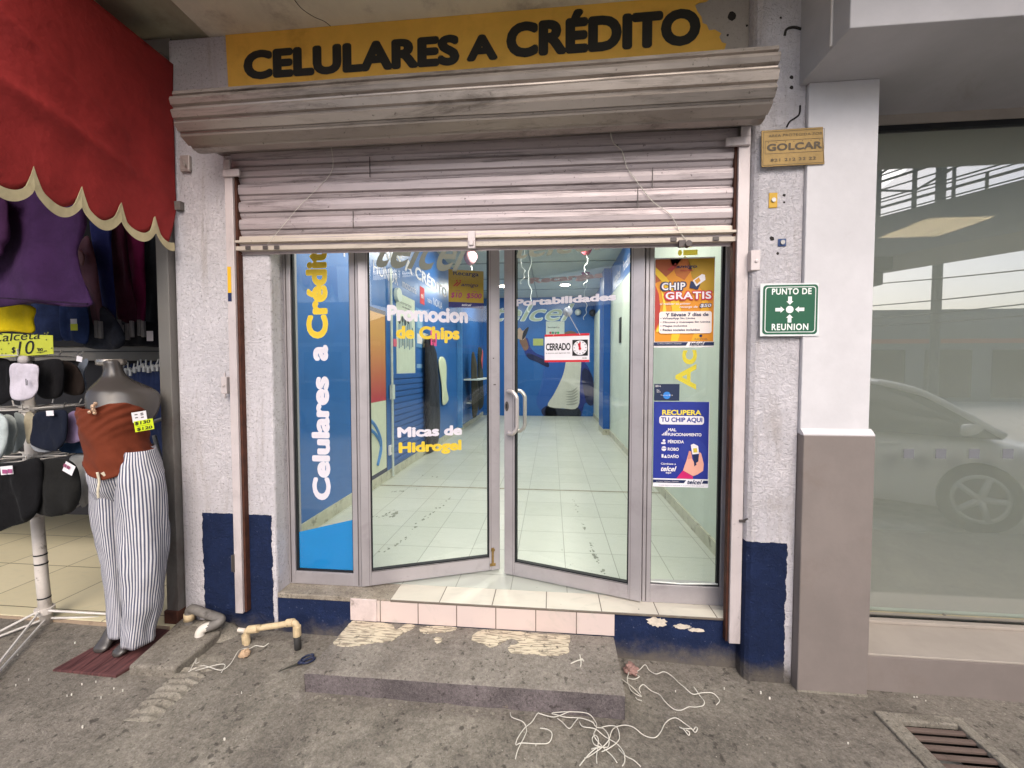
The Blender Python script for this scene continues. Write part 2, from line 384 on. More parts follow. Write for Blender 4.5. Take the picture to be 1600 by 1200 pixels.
M_aluD = metal_paint("aluminium_shadow_groove", '#57514f', '#2d2928', rough=.5, metal=.3, dirt=.2)
M_gasket = mat("black_gasket", '#15171a', .6, var=.1)
M_shut = metal_paint("shutter_slat", '#bcb0b1', '#453d3a', rough=.46, metal=.3, dirt=.85, sx=1.1, sz=26)
M_case = metal_paint("shutter_casing", '#9d948c', '#40372f', rough=.36, metal=.6, dirt=.75, sx=1.5, sz=14)
M_rail = metal_paint("rail_paint", '#cfc5c4', '#6e6460', rough=.5, metal=.2, dirt=.35, sx=6, sz=2)
M_glass = glass("door_glass", (.965, .985, .975), refl=.9)
M_iwhite = mat("inner_wall_paint", '#c9d3c6', .6, var=.05, vs=2)
M_iblue = mat("inner_blue_wall", '#2b64a8', .32, var=.06, vs=3)
M_iblueD = mat("inner_blue_slats", '#2a5ba0', .4, var=.05)
M_skirt = mat("skirting_tile", '#b9b8a4', .4, var=.12, vs=6, dirt=('#6f6a5c', 9, .52, .7))
M_white = flat('#e2dee2'); M_black = flat('#141414'); M_gold = flat('#cfa62f'); M_yel = flat('#e6cf3c')
M_decal = film("vinyl_white", '#e8e4ec', .25); M_decalY = film("vinyl_yellow", '#f2d84a', .35)
M_decalG = film("vinyl_grey", '#98948a', .6); M_decalP = film("vinyl_mauve", '#d2c4c6', .5)
M_red = flat('#c22431'); M_navy = flat('#17264f'); M_green = flat('#1f5a41')
M_pvcG = mat("grey_pipe", '#716d68', .6, var=.2, vs=14, dirt=('#3b3733', 12, .5, .7))
M_pvcC = mat("cream_pipe", '#c9b490', .55, var=.15, vs=20, dirt=('#7a6a50', 14, .54, .7))
M_string = mat("twine", '#cdc9be', .8, var=.06)
M_steel = metal_paint("grey_post_paint", '#77746f', '#4a332a', rough=.55, metal=.3, dirt=.45, sx=5, sz=3)

# ------------------------------------------------------------------ ground
def gz(x, y=0.0): return -.262-.0139*max(-3.4, min(2.6, x))
road = B(); road.face([(-150, -150, -.43), (150, -150, -.43), (150, 60, -.43), (-150, 60, -.43)])
obj("road", road, M_asph, kind='structure')
GX0, GX1, GY0, GY1 = 1.608, 1.858, -.98, -.40          # drain opening
xs = sorted(set([round(-7+.1*i, 3) for i in range(181)]+[GX0, GX1])); ys = sorted(set([round(-1.9+.1*i, 3) for i in range(21)]+[GY0, GY1]))
pv = B(); vg = {}
for i, x in enumerate(xs):
    for j, y in enumerate(ys):
        nz = .006*mnoise.noise((x*1.7, y*1.7, 0))+.003*mnoise.noise((x*6, y*6, 3))
        if -2.9 < x < -1.2 and y < -.5: nz += .004*mnoise.noise((x*14, y*14, 5))
        vg[i, j] = pv.bm.verts.new((x, y, gz(x)+nz))
for i in range(len(xs)-1):
    for j in range(len(ys)-1):
        if xs[i] >= GX0-1e-6 and xs[i+1] <= GX1+1e-6 and ys[j] >= GY0-1e-6 and ys[j+1] <= GY1+1e-6: continue
        pv.bm.faces.new((vg[i, j], vg[i+1, j], vg[i+1, j+1], vg[i, j+1]))
for i in range(len(xs)-1):                                # kerb face down to the road
    a, b = vg[i, 0], vg[i+1, 0]
    c = pv.bm.verts.new((b.co.x, b.co.y, -.45)); d = pv.bm.verts.new((a.co.x, a.co.y, -.45)); pv.bm.faces.new((a, d, c, b))
o = obj("pavement", pv, M_pave, smooth=True, kind='structure')
# rough mortar strip with trowel ridges beside the slab
mb = B(); P0 = at(345, 1010, Z=-.225); P1 = at(205, 1135, Z=-.235); dv = (P1-P0); L_ = dv.length; dv = dv/L_; nv = Vector((-dv.y, dv.x, 0)); rows = []
for i in range(121):
    s = i/120; r = []
    for k in range(13):
        w = (k/12-.5)*(.20-.04*s); q = P0+dv*(s*L_)+nv*w
        edge = max(0, 1-(abs(k-6)/6)**3)*min(1, 6*s, 6*(1-s))
        h = edge*(.008+.020*max(0, math.sin(i*.62+k*.30))**.7*max(0, min(1, (s-.2)*5))+.014*mnoise.noise(q*22))
        r.append((q.x, q.y, gz(q.x)-.006+h+.003))
    rows.append(r)
mb.loft(rows, caps=False, closed=False); obj("mortar_strip", mb, M_mortar, smooth=True, kind='structure')
# paint flecks and crumbs
fl = B(); rr = random.Random(3)
spots = [(rr.uniform(-2.8, 2.6), rr.uniform(-1.0, -.22)) for _ in range(34)]
for (x, y) in [(at(px, py, Z=-.235).x, at(px, py, Z=-.235).y) for px, py in ((105, 1090), (112, 1088), (128, 1072), (150, 1068), (178, 1078), (192, 1081), (158, 1092), (36, 968), (28, 1028), (45, 1066), (25, 1075), (90, 974))]: spots.append((x, y))
for n, (x, y) in enumerate(spots):
    if -1.25 < x < .42 and y > -.56: continue
    if x > 1.5 and y < -.3: continue
    s = rr.uniform(.0015, .004)*(1.6 if n >= 70 else 1); st = 2.2 if n >= 70 else 1.3; a0 = rr.uniform(0, 3)
    z = gz(x)+.009
    pts = [(x+s*st*math.cos(a+a0)*rr.uniform(.6, 1.2), y+s*math.sin(a+a0)*rr.uniform(.6, 1.2)) for a in (0, 1, 2, 3.1, 4.2, 5.2)]
    fl.prism([(u, v, z) for u, v in pts], (0, 0, -.012))
o = obj("paint_flecks", fl, mat("old_white_paint", '#d8d3c8', .8, var=.1), kind='stuff'); tag(o, "white paint flecks and crumbs scattered over the concrete pavement", "litter")
# drain grate
t = thing("drain_grate", "rusty iron drain grate with parallel bars in the pavement", "grate", (1.73, -.69, gz(1.73)))
b = B(); b.box(GX0, GX1, GY0, GY1, -.52, -.50)
for x0, x1, y0, y1 in ((GX0-.012, GX0, GY0, GY1), (GX1, GX1+.012, GY0, GY1), (GX0-.012, GX1+.012, GY1, GY1+.012), (GX0-.012, GX1+.012, GY0-.012, GY0)): b.box(x0, x1, y0, y1, -.52, gz(1.7)-.006)
obj("pit", b, M_pit, t)
b = B(); z = gz(1.73)+.004
b.box(GX0-.075, GX0, GY0-.06, GY1+.05, z-.03, z+.016); b.box(GX1, GX1+.05, GY0-.06, GY1+.05, z-.03, z+.012)
b.box(GX0, GX1, GY1, GY1+.05, z-.03, z+.014); obj("curb_frame", b, M_mortar, t, bevel=.006)
for k in range(13):
    y = GY1-.026-k*.044; b = B(); b.box(GX0-.004, GX1+.004, y-.010, y+.010, z-.012, z+.002)
    obj("bar", b, M_rust, t, bevel=.003)

# ------------------------------------------------------------------ shop building
S = thing("shop_building", "phone shop building with rough white plaster piers over a dark blue painted band", "building", (-.3, 0, -.27))
b = B(); b.box(-2.262, -1.65, -.115, .063, -.6, 3.30); obj("pier", b, M_wall, S, bevel=.012)
b = B(); pr = [(1.008, .063, 0), (1.008, -.165, 0), (1.016, -.187, 0), (1.034, -.2, 0), (1.2465, -.2, 0), (1.2465, .063, 0)]
b.prism([(x, y, -.6) for x, y, _ in pr], (0, 0, 3.9)); obj("pilaster", b, M_pil, S, bevel=.006)
b = B(); b.box(-1.649, 1.0075, -.114, .05, 2.36, 3.295); obj("lintel_wall", b, M_lint, S)
b = B(); b.box(-1.649, -.95, -.11, .08, -.6, -.0305); b.box(-.9495, 1.0075, -.11, .08, -.6, -.0125); obj("base_wall", b, M_under, S)
b = B(); SILLM = concrete("sill_concrete", '#a59d90', '#7b7367', '#bdb5a6', bump=.4, sc_=2)
for x0, x1 in ((-1.649, -.94),): b = B(); b.box(x0, x1, -.113, .06, -.03, 0.0); obj("sill", b, SILLM, S, bevel=.005)
b = B(); b.box(-.939, 1.0075, -.121, .06, -.012, .001); obj("threshold", b, M_ttile, S, bevel=.003)
b = B(); b.box(-1.02, .355, -.120, -.111, -.134, -.0125); obj("riser_tiles", b, M_riser, S)
b = B(); b.box(-1.185, -1.022, -.1225, -.1135, -.136, -.004); obj("riser_slab", b, mat("pink_cement", '#cdbdb8', .8, var=.1, vs=12, bump=.4, bs=60, dirt=('#7c7068', 9, .55, .7)), S, bevel=.004)
# bare patches where the blue paint has come off
b = B()
def ragged(b, cx, cz, rx, rz, y, seed, n=26):
    q = random.Random(seed)
    b.prism([(cx+rx*math.cos(a)*q.uniform(.7, 1.1), y, cz+rz*math.sin(a)*q.uniform(.6, 1.1)) for a in [2*math.pi*k/n for k in range(n)]], (0, .006, 0))
for cx, cz, rx, rz, s in ((.585, -.045, .06, .03, 1), (.72, -.062, .05, .014, 2), (.80, -.078, .045, .012, 3)): ragged(b, cx, cz, rx, rz, -.1135, s)
obj("paint_scar", b, mat("bare_plaster", '#cfc4b4', .85, var=.15, vs=30, bump=.3), S)
# arcade soffit
b = B(); b.box(-2.0, 1.21, -1.15, .05, 3.297, 3.62); obj("soffit", b, M_soffit, S)
b = B(); b.box(-7, -2.002, -1.15, .05, 3.33, 3.62); obj("side_soffit", b, M_soffit2, S)
b = B(); b.box(-7, 1.209, -1.14, 9.6, 3.62, 7.5); obj("unseen_upper_storey", b, M_smooth, S)  # unseen block over the soffit, put in for the shade it casts
b = B(); cp = crv([at(455, -8, Z=3.297), at(470, 12, Z=3.297), at(490, 26, Z=3.297), at(508, 34, Z=3.297), at(523, 47, Z=3.297)], 4)
b.tube([p+Vector((0, 0, .002)) for p in cp], .0035, 5); obj("crack", b, mat("crack_dark", '#3b3429', .9), S)
# interior shell
b = B(); b.box(-2.05, 1.25, .061, 9.5, -.05, 0.0); obj("shop_floor", b, M_ftile, S)
b = B(); b.box(-2.05, 1.25, .05, 9.5, 3.40, 3.5); obj("shop_ceiling", b, M_ceil, S)
b = B(); b.box(-2.1, -2.0, .064, 9.5, 0.0, 3.4); obj("inner_side_wall", b, M_iblue, S)
b = B(); b.box(1.2, 1.3, .064, 9.5, 0.0, 3.4); obj("inner_side_wall", b, M_iwhite, S)
b = B(); b.box(-2.1, 1.3, 9.42, 9.55, 0, 3.4); obj("rear_wall", b, M_iblue, S)
b = B(); b.box(1.1955, 1.2, .064, 9.42, 2.86, 3.4); obj("blue_frieze", b, M_iblue, S)
b = B(); b.box(1.06, 1.195, 6.15, 6.85, .12, 3.4); obj("column", b, mat("column_blue", '#1f58a5', .35, var=.05), S)
b = B(); b.box(1.05, 1.2, 6.13, 6.87, 0, .12); obj("column_base", b, M_skirt, S)
b = B(); b.box(-2.0, -1.985, .064, 9.42, 0, .11); b.box(1.185, 1.2, .064, 6.13, 0, .10); b.box(1.185, 1.2, 6.87, 9.42, 0, .1); obj("skirting", b, M_skirt, S)
b = B(); b.box(-2.0, 1.2, 2.15, 2.185, 0.0, .0025); obj("floor_joint", b, mat("joint_strip", '#8b8878', .6, var=.25, vs=20), S)
b = B()
for y in (3.0, 5.5, 6.9, 8.2): b.box(-2.0, 1.2, y, y+.03, 3.385, 3.4)
for x in (-.42,): b.box(x, x+.025, .3, 9.42, 3.388, 3.4)
obj("ceiling_batten", b, mat("batten", '#8d9796', .7), S)
b = B(); b.box(-1.96, -1.94, .31, .33, 0, 3.39); obj("corner_trim", b, M_alu, S)
# wear trails on the floor: dried muddy footprints
b = B(); rr = random.Random(11)
def trail(pts, n, w, smin=.006, smax=.022):
    for k in range(n):
        u = rr.random()*(len(pts)-1); i = int(u); f = u-i; x = pts[i][0]+(pts[i+1][0]-pts[i][0])*f+rr.gauss(0, w); y = pts[i][1]+(pts[i+1][1]-pts[i][1])*f+rr.gauss(0, w)
        s = rr.uniform(smin, smax)*rr.choice((.5, .7, 1)); a0 = rr.uniform(0, 6)
        b.face([(x+s*math.cos(a)*rr.uniform(.5, 1.2), y+1.7*s*math.sin(a)*rr.uniform(.5, 1.2), .0012+.0001*(k % 7)) for a in [a0+6.28*j/7 for j in range(7)]])
def fp(px, py): p = at(px, py, Z=0); return (p.x, p.y)
trail([fp(592, 865), fp(630, 845), fp(660, 812), fp(690, 790), fp(708, 774)], 50, .012, .005, .017)
trail([fp(895, 780), fp(905, 805), fp(922, 845), fp(930, 870), fp(942, 895)], 42, .01, .005, .016)
trail([fp(612, 770), fp(650, 765)], 10, .03); trail([fp(690, 745), fp(652, 742)], 5, .02); trail([fp(590, 810), fp(620, 800)], 20, .03)
trail([(.0, .1), (.15, .5)], 10, .2, .003, .008)
obj("muddy_footprints", b, mat("dried_mud", '#84887e', .8, var=.2), S)
# ------------------------------------------------------------------ painted banner over the shutter
def ztop(x): return 3.292
t = thing("sign_banner", "yellow banner with bold black lettering pasted above the roller shutter, torn at its right end", "banner", (-.55, -.119, 3.0))
bl = at(357, 127, Y=-.1185); rr = random.Random(5)
xr = at(1095, 60, Y=-.1185).x
pts = [(bl.x, -.1190, 2.95), (xr+.10, -.1190, 2.95)]
for px, py in ((1135, 68), (1128, 66), (1124, 58), (1127, 52), (1117, 46), (1108, 47), (1104, 38), (1098, 36), (1096, 26), (1090, 18), (1086, 8), (1092, 4), (1104, 2), (1112, -4)):
    p = at(px, py, Y=-.1190); pts.append((p.x, -.1190, min(3.2955, p.z)))
pts.append((pts[-1][0], -.1190, 3.2955)); pts.append((bl.x-.012, -.1190, 3.2955))
M_ban = mat("banner_yellow", '#e2b04a', .55, var=.10, vs=2.2, dirt=('#c2913a', 3, .5, .8))
b = B(); b.prism(pts, (0, .004, 0)); obj("sheet", b, M_ban, t)
M_ink = mat("banner_black", '#1d1c1a', .5, var=.1)
for w, l, tp, r, bt in (("CELULARES", 381, 69, 718, 126), ("A", 729, 52, 778, 97), ("CRÉDITO", 791, 0, 1095, 0)):
    if w == "CRÉDITO":
        a = at(791, 92, Y=-.1192); c = at(1095, 22, Y=-.1192); top = at(905, 14, Y=-.1192).z
    else:
        a = at(l, bt, Y=-.1192); c = at(r, {"CELULARES": 53, "A": 52}[w], Y=-.1192); top = c.z
    bd = Board((a.x, -.1192, a.z), (c.x-a.x, 0, 0), (0, 0, top-a.z), t, .001)
    bd.text(w, 0, 0, 1, 1, M_ink, 1, bold=.062, space=1.02); bd.flush()

# ------------------------------------------------------------------ roller shutter
t = thing("roller_shutter", "half raised grey steel roller shutter with a ribbed casing across the shop front", "shutter", (-.45, -.14, 2.0))
prof = [(-.105, 2.955), (-.20, 2.90), (-.33, 2.815), (-.395, 2.788), (-.430, 2.776), (-.434, 2.758), (-.424, 2.752), (-.424, 2.746), (-.448, 2.737), (-.452, 2.722),
        (-.444, 2.700), (-.430, 2.694), (-.430, 2.687), (-.442, 2.678), (-.446, 2.670), (-.436, 2.640), (-.422, 2.636), (-.420, 2.630), (-.428, 2.622), (-.430, 2.616), (-.408, 2.588), (-.396, 2.590), (-.392, 2.583), (-.394, 2.576), (-.390, 2.570), (-.345, 2.548), (-.332, 2.556), (-.325, 2.550), (-.322, 2.546), (-.285, 2.540), (-.262, 2.548), (-.255, 2.566), (-.16, 2.60), (-.105, 2.61)]
CX0, CX1 = -1.932, 1.004
b = B(); n = 40
def caseprof(s):
    dz = .022*s
    return [(y+(.016*s if y < -.2 else 0), z+dz*max(0, min(1, (z-2.6)/.1))) for y, z in prof]
rows = []
for i in range(n+1):
    s = i/n; x = CX0+(CX1-CX0)*s
    rows.append([(x, y+.0035*mnoise.noise((x*1.6, z*9, 1)), z+.003*mnoise.noise((x*1.3, y*9, 2))) for y, z in caseprof(s)])
b.loft(rows, caps=True, closed=True); obj("casing", b, M_case, t)
# curtain of interlocking slats, hanging slightly lower on the right
def drop(x): return -.028*(x+1.85)/2.8
SX0, SX1 = -1.862, .952
sprof = [(0, 0), (.009, .002), (.010, .010), (.004, .017), (-.002, .034), (.006, .037), (-.008, .043), (-.012, .070), (-.010, .092), (-.004, .099), (.004, .1005)]
zt = 2.635; k = 0
while zt > 2.10:
    z0 = zt-.1008; b = B(); rows = []
    for i in range(31):
        x = SX0+(SX1-SX0)*i/30; wv = .0035*mnoise.noise((x*1.3, z0*7, 7))
        rows.append([(x, -.128+y+wv, z0+z+drop(x)+.5*wv) for y, z in sprof])
    b.loft(rows, caps=False, closed=False)
    o = obj("slat", b, M_shut, t); md = o.modifiers.new("t", 'SOLIDIFY'); md.thickness = .0015
    zt -= .1008; k += 1
zb = zt
for x0, x1, zz in ((.40, SX1, 2.40), (.17, SX1, 2.31), (-.55, SX1, 2.555), (-.75, SX1, 2.55)):     # overlapping slat joints
    pass
b = B()
for px, py, h in ((577, 245, 26), (551, 330, 22), (1020, 262, 25), (997, 292, 26)):
    p = at(px, py, Y=-.145); b.box(p.x-.002, p.x+.002, -.1425, -.138, p.z-h*.0042, p.z+.002)
obj("slat_joint", b, M_aluD, t)
b = B(); rows = []
bar = [(-.128, .0), (-.150, .001), (-.152, .024), (-.134, .027), (-.134, .040), (-.160, .044), (-.160, .056), (-.140, .060), (-.136, .085), (-.120, .085), (-.120, 0)]
zbar = 2.047
for i in range(31):
    x = SX0+.005+(SX1-SX0-.01)*i/30; rows.append([(x, y, zbar+z+drop(x)) for y, z in bar])
b.loft(rows); obj("bottom_bar", b, metal_paint("bottom_bar_paint", '#cbc0b2', '#5a4e44', rough=.5, metal=.2, dirt=.5, sx=3, sz=20), t)
for px in (388, 415, 433, 1052, 1118):
    p = at(px, 383, Y=-.15); b = B(); z = zbar+drop(p.x); b.box(p.x-.016, p.x+.016, -.156, -.1505, z+.003, z+.024); obj("bar_clip", b, M_aluD, t, bevel=.003)
p = at(737, 376, Y=-.16); b = B(); b.box(p.x-.021, p.x+.021, -.170, -.153, p.z-.045, p.z+.05); b.box(p.x-.013, p.x+.013, -.180, -.1695, p.z-.03, p.z+.0); obj("lock_tab", b, M_rail, t, bevel=.004)
p = at(1074, 382, Y=-.16); b = B(); b.tube([(p.x, -.15, p.z), (p.x, -.185, p.z)], .016, 14); b.box(p.x-.045, p.x-.012, -.172, -.1505, p.z-.014, p.z+.02); obj("lock_cylinder", b, M_aluD, t)
for sx in (-1, 1):                                        # guide rails
    x0, x1 = (-1.880, -1.832) if sx < 0 else (.948, 1.0045)
    zb_ = -.105
    b = B(); b.box(x0, x1, -.168, -.1505, zb_, 2.50); obj("guide_rail", b, M_rail, t, bevel=.002)
    b = B()
    if sx < 0: b.box(x0+.004, x1+.012, -.150, -.1155, zb_, 2.50)
    else: b.box(x0-.012, x1-.004, -.150, -.1155, zb_, 2.50)
    obj("rail_channel", b, M_rustrail, t)
    # stop lug at the rail head
    p = at(*((376, 270) if sx < 0 else (1144, 222)), Y=-.175); b = B()
    if sx < 0: b.box(x0+.003, x1+.055, -.186, -.1685, p.z-.02, p.z+.02)
    else: b.box(x0-.07, x1-.006, -.186, -.1685, p.z-.022, p.z+.022)
    b.box(x0+.004, x1-.004, -.180, -.1685, p.z+.0225, p.z+.075); obj("stop_lug", b, M_rail, t, bevel=.004)
p = at(351, 602, Y=-.17); b = B(); b.box(p.x-.02, p.x+.016, -.1755, -.1155, p.z-.05, p.z+.05); b.tube([(p.x-.002, -.176, p.z), (p.x-.002, -.182, p.z)], .009, 10); b.box(p.x-.004, p.x+.004, -.172, -.162, p.z-.075, p.z+.075); obj("lock_plate", b, M_rail, t, bevel=.003)
p = at(1162, 407, Y=-.205); b = B(); b.box(1.0, 1.045, -.2065, -.1695, p.z-.05, p.z+.05); b.tube([(1.026, -.2, p.z-.005), (1.026, -.212, p.z-.005)], .009, 10); obj("lock_plate", b, M_rail, t, bevel=.003)
p = at(1161, 817, Y=-.2); b = B(); b.box(.985, 1.03, -.178, -.1685, p.z-.006, p.z+.006); b.tube([(1.0, -.173, p.z), (1.022, -.188, p.z+.02)], .005, 8); obj("latch", b, M_aluD, t)
p = at(363, 880, Y=-.17); b = B(); b.box(-1.8815, -1.876, -.1745, -.14, p.z-.055, p.z+.055); b.box(p.x-.004, p.x+.006, -.1755, -.1685, p.z-.05, p.z+.05); obj("slot_plate", b, M_aluD, t, bevel=.002)
tg = fboard(356.5, 419, 363.5, 471, -.1690, None, .0006); a = tg.O
o = B(); o.box(a.x, a.x+.022, -.1697, -.1684, a.z+.05, a.z+.2); u = B(); u.box(a.x, a.x+.022, -.1697, -.1684, a.z, a.z+.049)
st = thing("rail_sticker", "narrow yellow and navy sticker on the left guide rail of the shutter", "sticker", (a.x, -.169, a.z))
obj("sticker_face", o, flat('#e0ae22'), st); obj("sticker_foot", u, M_navy, st)
# the two strings hanging over the shutter
for nm, pts, lab in ((0, [(533, 224), (520, 262), (490, 300), (468, 322), (440, 355), (420, 384)], "thin pale string slanting down the left part of the shutter"),
                     (1, [(943, 205), (957, 220), (972, 236), (980, 262), (1000, 290), (1020, 315), (1048, 336), (1062, 362), (1072, 378)], "white string hanging down the right part of the shutter to its lock")):
    b = B(); q = [at(px, py, Y=-.150) for px, py in pts]; q[0].y = -.30; q[-1].y = -.165
    b.tube(crv(q, 5), .0022 if nm else .0013, 5); tag(obj("string", b, M_string, smooth=True), lab, "string")

# ------------------------------------------------------------------ side windows
def frame(b, x0, x1, z0, z1, w0, w1, wb, wt, y0, y1):
    b.box(x0, x0+w0, y0, y1, z0, z1); b.box(x1-w1, x1, y0, y1, z0, z1)
    b.box(x0+w0, x1-w1, y0+.001, y1-.001, z0, z0+wb); b.box(x0+w0, x1-w1, y0+.001, y1-.001, z1-wt, z1)
WL = thing("side_window", "narrow fixed shop window left of the doors with white and gold vertical lettering", "window", (-1.41, 0, 0))
b = B(); frame(b, -1.6485, -1.172, .002, 2.36, .044, .052, .078, .06, -.0, .07); obj("frame", b, M_alu, WL, bevel=.002)
b = B(); frame(b, -1.6045, -1.224, .080, 2.30, .012, .008, .010, .01, .012, .03); obj("gasket", b, M_gasket, WL)
b = B(); b.box(-1.190, -1.186, -.0035, -.0005, .01, 2.3); b.box(-1.634, -1.630, -.0035, -.0005, .01, 2.3); obj("groove", b, M_aluD, WL)
b = B(); b.box(-1.604, -1.224, .018, .024, .09, 2.30); PL = obj("pane", b, M_glass, WL)
def vtext(body, pxl, pxr, pyb, pyt, Y, m, parent, bold=.04, **k):
    """lettering that reads upwards"""
    a = at(pxr, pyb, Y=Y); c = at(pxl, pyt, Y=Y)
    bd = Board((a.x, Y, a.z), (0, 0, c.z-a.z), (c.x-a.x, 0, 0), parent); bd.text(body, 0, 0, 1, 1, m, 0, bold=bold, **k); bd.flush()
vtext("Celulares", 485, 517, 782, 588, .0165, M_decal, PL, .050)
vtext("a", 489, 513, 564, 539, .0165, M_decal, PL, .050)
vtext("Crédito", 476, 513, 529, 362, .0165, M_decalY, PL, .050)
b = B(); b.prism([(-1.593, .0255, .091), (-1.232, .0255, .091), (-1.232, .0255, at(551, 812, Y=.0255).z), (-1.593, .0255, at(463, 831, Y=.0255).z)], (0, .001, 0))
obj("blue_film", b, film("cyan_film", '#27a8ea', .45), WL)
WR = thing("side_window", "narrow fixed shop window right of the doors, carrying two stuck-on posters", "window", (.77, 0, 0))
b = B(); frame(b, .530, 1.0068, .002, 2.36, .046, .044, .105, .06, 0, .07); obj("frame", b, M_alu, WR, bevel=.002)
b = B(); frame(b, .576, .9628, .107, 2.30, .004, .016, .006, .01, .012, .03); obj("gasket", b, M_gasket, WR)
b = B(); b.box(.548, .552, -.0035, -.0005, .01, 2.3); b.box(.985, .989, -.0035, -.0005, .01, 2.3); obj("groove", b, M_aluD, WR)
b = B(); b.box(.576, .96, .018, .024, .11, 2.30); PR = obj("pane", b, M_glass, WR)
b = B(); b.tube([(.58, .014, .118), (.75, .012, .114), (.955, .014, .121)], .005, 6); obj("sealant", b, mat("white_sealant", '#cfd3cd', .5), WR)
vtext("Ac", 1056, 1088, 609, 547, .0255, M_decalY, PR, -.022)
vtext("cesorios", 1060, 1088, 541, 330, .0255, M_decalY, PR, -.022)

# ------------------------------------------------------------------ the two glass doors
def door(hx_, w, ang, side, label):
    D = thing("glass_door", label, "door", (hx_, 0, 0), R(ang)); L = WM[D]
    x0, x1 = (0, w) if side > 0 else (-w, 0)
    hs, ms = .058, .072                                     # hinge and meeting stile
    wl, wr = (hs, ms) if side > 0 else (ms, hs+.016)
    z0, z1 = .012, 2.33
    b = B(); b.box(x0, x0+wl, -.022, .022, z0, z1); b.box(x1-wr, x1, -.022, .022, z0, z1); b.box(x0+wl, x1-wr, -.021, .021, z0, z0+.088); b.box(x0+wl, x1-wr, -.021, .021, z1-.08, z1)
    obj("frame", b, M_alu, D, local=True, bevel=.003)
    a0, a1 = x0+wl, x1-wr
    b = B(); frame(b, a0, a1, z0+.088, z1-.08, .008, .008, .008, .008, -.016, .016); obj("gasket", b, M_gasket, D, local=True)
    b = B(); b.box(a0+.004, a1-.004, -.003, .003, z0+.092, z1-.084); P_ = obj("pane", b, M_glass, D, local=True)
    b = B(); b.box(a0-.0, a1+.0, -.0226, -.0205, z0+.086, z0+.0885); b.box(x0+wl-.012, x0+wl-.0105, -.0228, -.021, z0, z1); b.box(x1-wr+.0105, x1-wr+.012, -.0228, -.021, z0, z1)
    obj("groove", b, M_aluD, D, local=True)
    return D, L, P_, (x0, x1)
def dat(L, px, py, off=-.0042):
    """where a pixel meets a door's leaf plane, in door coordinates"""
    n = (L.to_3x3() @ Vector((0, 1, 0))); p0 = L @ Vector((0, off, 0))
    d = CF+CR*((px-800)/FPX)-CU*((py-600)/FPX); t_ = (p0-CC).dot(n)/d.dot(n)
    return L.inverted() @ (CC+d*t_)
def dboard(L, l, t_, r, b_, parent, off=-.0042):
    a = dat(L, l, b_, off); c = dat(L, r, t_, off); m = L
    o = m @ Vector((a.x, off, a.z)); u = m.to_3x3() @ Vector((c.x-a.x, 0, 0))
    return Board(o, u, (0, 0, c.z-a.z), parent)
D1, L1, P1_, (dx0, dx1) = door(-1.168, .876, 20.5, 1, "left glass door, ajar inwards, lettered about promotions and screen films")
D2, L2, P2_, (ex0, ex1) = door(.526, .862, -17.0, -1, "right glass door, ajar inwards, with a curved pull handle and a closed notice")
def dtext(L, P_, body, l, t_, r, b_, m, bold=.04, b2=None, t2=None, **k):
    a = dat(L, l, b_); c = dat(L, r, t2 if t2 is not None else t_); off = -.0042
    bd = Board(L @ Vector((a.x, off, a.z)), L.to_3x3() @ Vector((c.x-a.x, 0, 0)), (0, 0, (dat(L, l, b_).z*0+c.z)-a.z), P_)
    bd.text(body, 0, 0, 1, 1, m, 0, bold=bold, **k); bd.flush()
dtext(L1, P1_, "Promocion", 605, 481, 731, 501.5, M_decal, .050)
dtext(L1, P1_, "de Chips", 619, 511, 718, 535, M_decalY, .050)
dtext(L1, P1_, "Micas de", 621, 664, 722, 684, M_decal, .050)
dtext(L1, P1_, "Hidrogel", 623, 687, 721, 713, M_decalY, .050)
dtext(L1, P1_, "telcel", 594, 362, 727, 418, M_decalG, -.016, shear=.45)
dtext(L2, P2_, "telcel", 806, 358, 944, 405, M_decalG, -.016, shear=.45)
dtext(L2, P2_, "Recargas", 828, 424, 942, 446, M_decalP, .050)
dtext(L2, P2_, "Portabilidades", 805, 457, 963, 479, M_decal, .050)
# hardware on the right door
bz0, bz1 = .945, 1.215
for sgn, nm in ((-1, "handle"), (1, "handle")):
    hxx = ex0+.034; b = B(); zlo, zhi = bz0, bz1
    pts = [(hxx, sgn*.018, zhi), (hxx+.01, sgn*.05, zhi), (hxx+.045, sgn*.066, zhi-.004), (hxx+.072, sgn*.07, zhi-.035), (hxx+.075, sgn*.07, zhi-.08), (hxx+.075, sgn*.07, zlo+.08), (hxx+.072, sgn*.07, zlo+.035), (hxx+.045, sgn*.066, zlo+.004), (hxx+.01, sgn*.05, zlo), (hxx, sgn*.018, zlo)]
    b.tube(crv(pts, 5), .0125, 12); obj(nm, b, mat("handle_satin", '#cdc5c2', .3, metal=.5, var=.08) if sgn < 0 else bpy.data.materials["handle_satin"], D2, smooth=True, local=True)
b = B(); q = dat(L2, 784, 634); x = ex0+.02; b.loft([[(x+.012*math.cos(a), y, q.z+.032*math.sin(a)) for a in [2*math.pi*k/20 for k in range(20)]] for y in (-.021, -.027)]); obj("lock_rosette", b, M_aluD, D2, local=True)
b = B(); b.box(x-.004, x+.004, -.030, -.0268, q.z-.014, q.z+.014); obj("keyhole", b, M_gasket, D2, local=True)
q = dat(L1, 769, 870); b = B(); b.tube([(q.x, -.022, q.z+.058), (q.x, -.036, q.z+.058)], .013, 12); b.box(q.x-.007, q.x+.007, -.030, -.0215, q.z-.05, q.z+.048); b.box(q.x-.02, q.x+.02, -.026, -.0215, q.z-.055, q.z-.035)
obj("floor_bolt", b, mat("old_brass", '#8a7040', .45, metal=.5, var=.3, vs=40), D1, local=True, bevel=.002)
b = B()
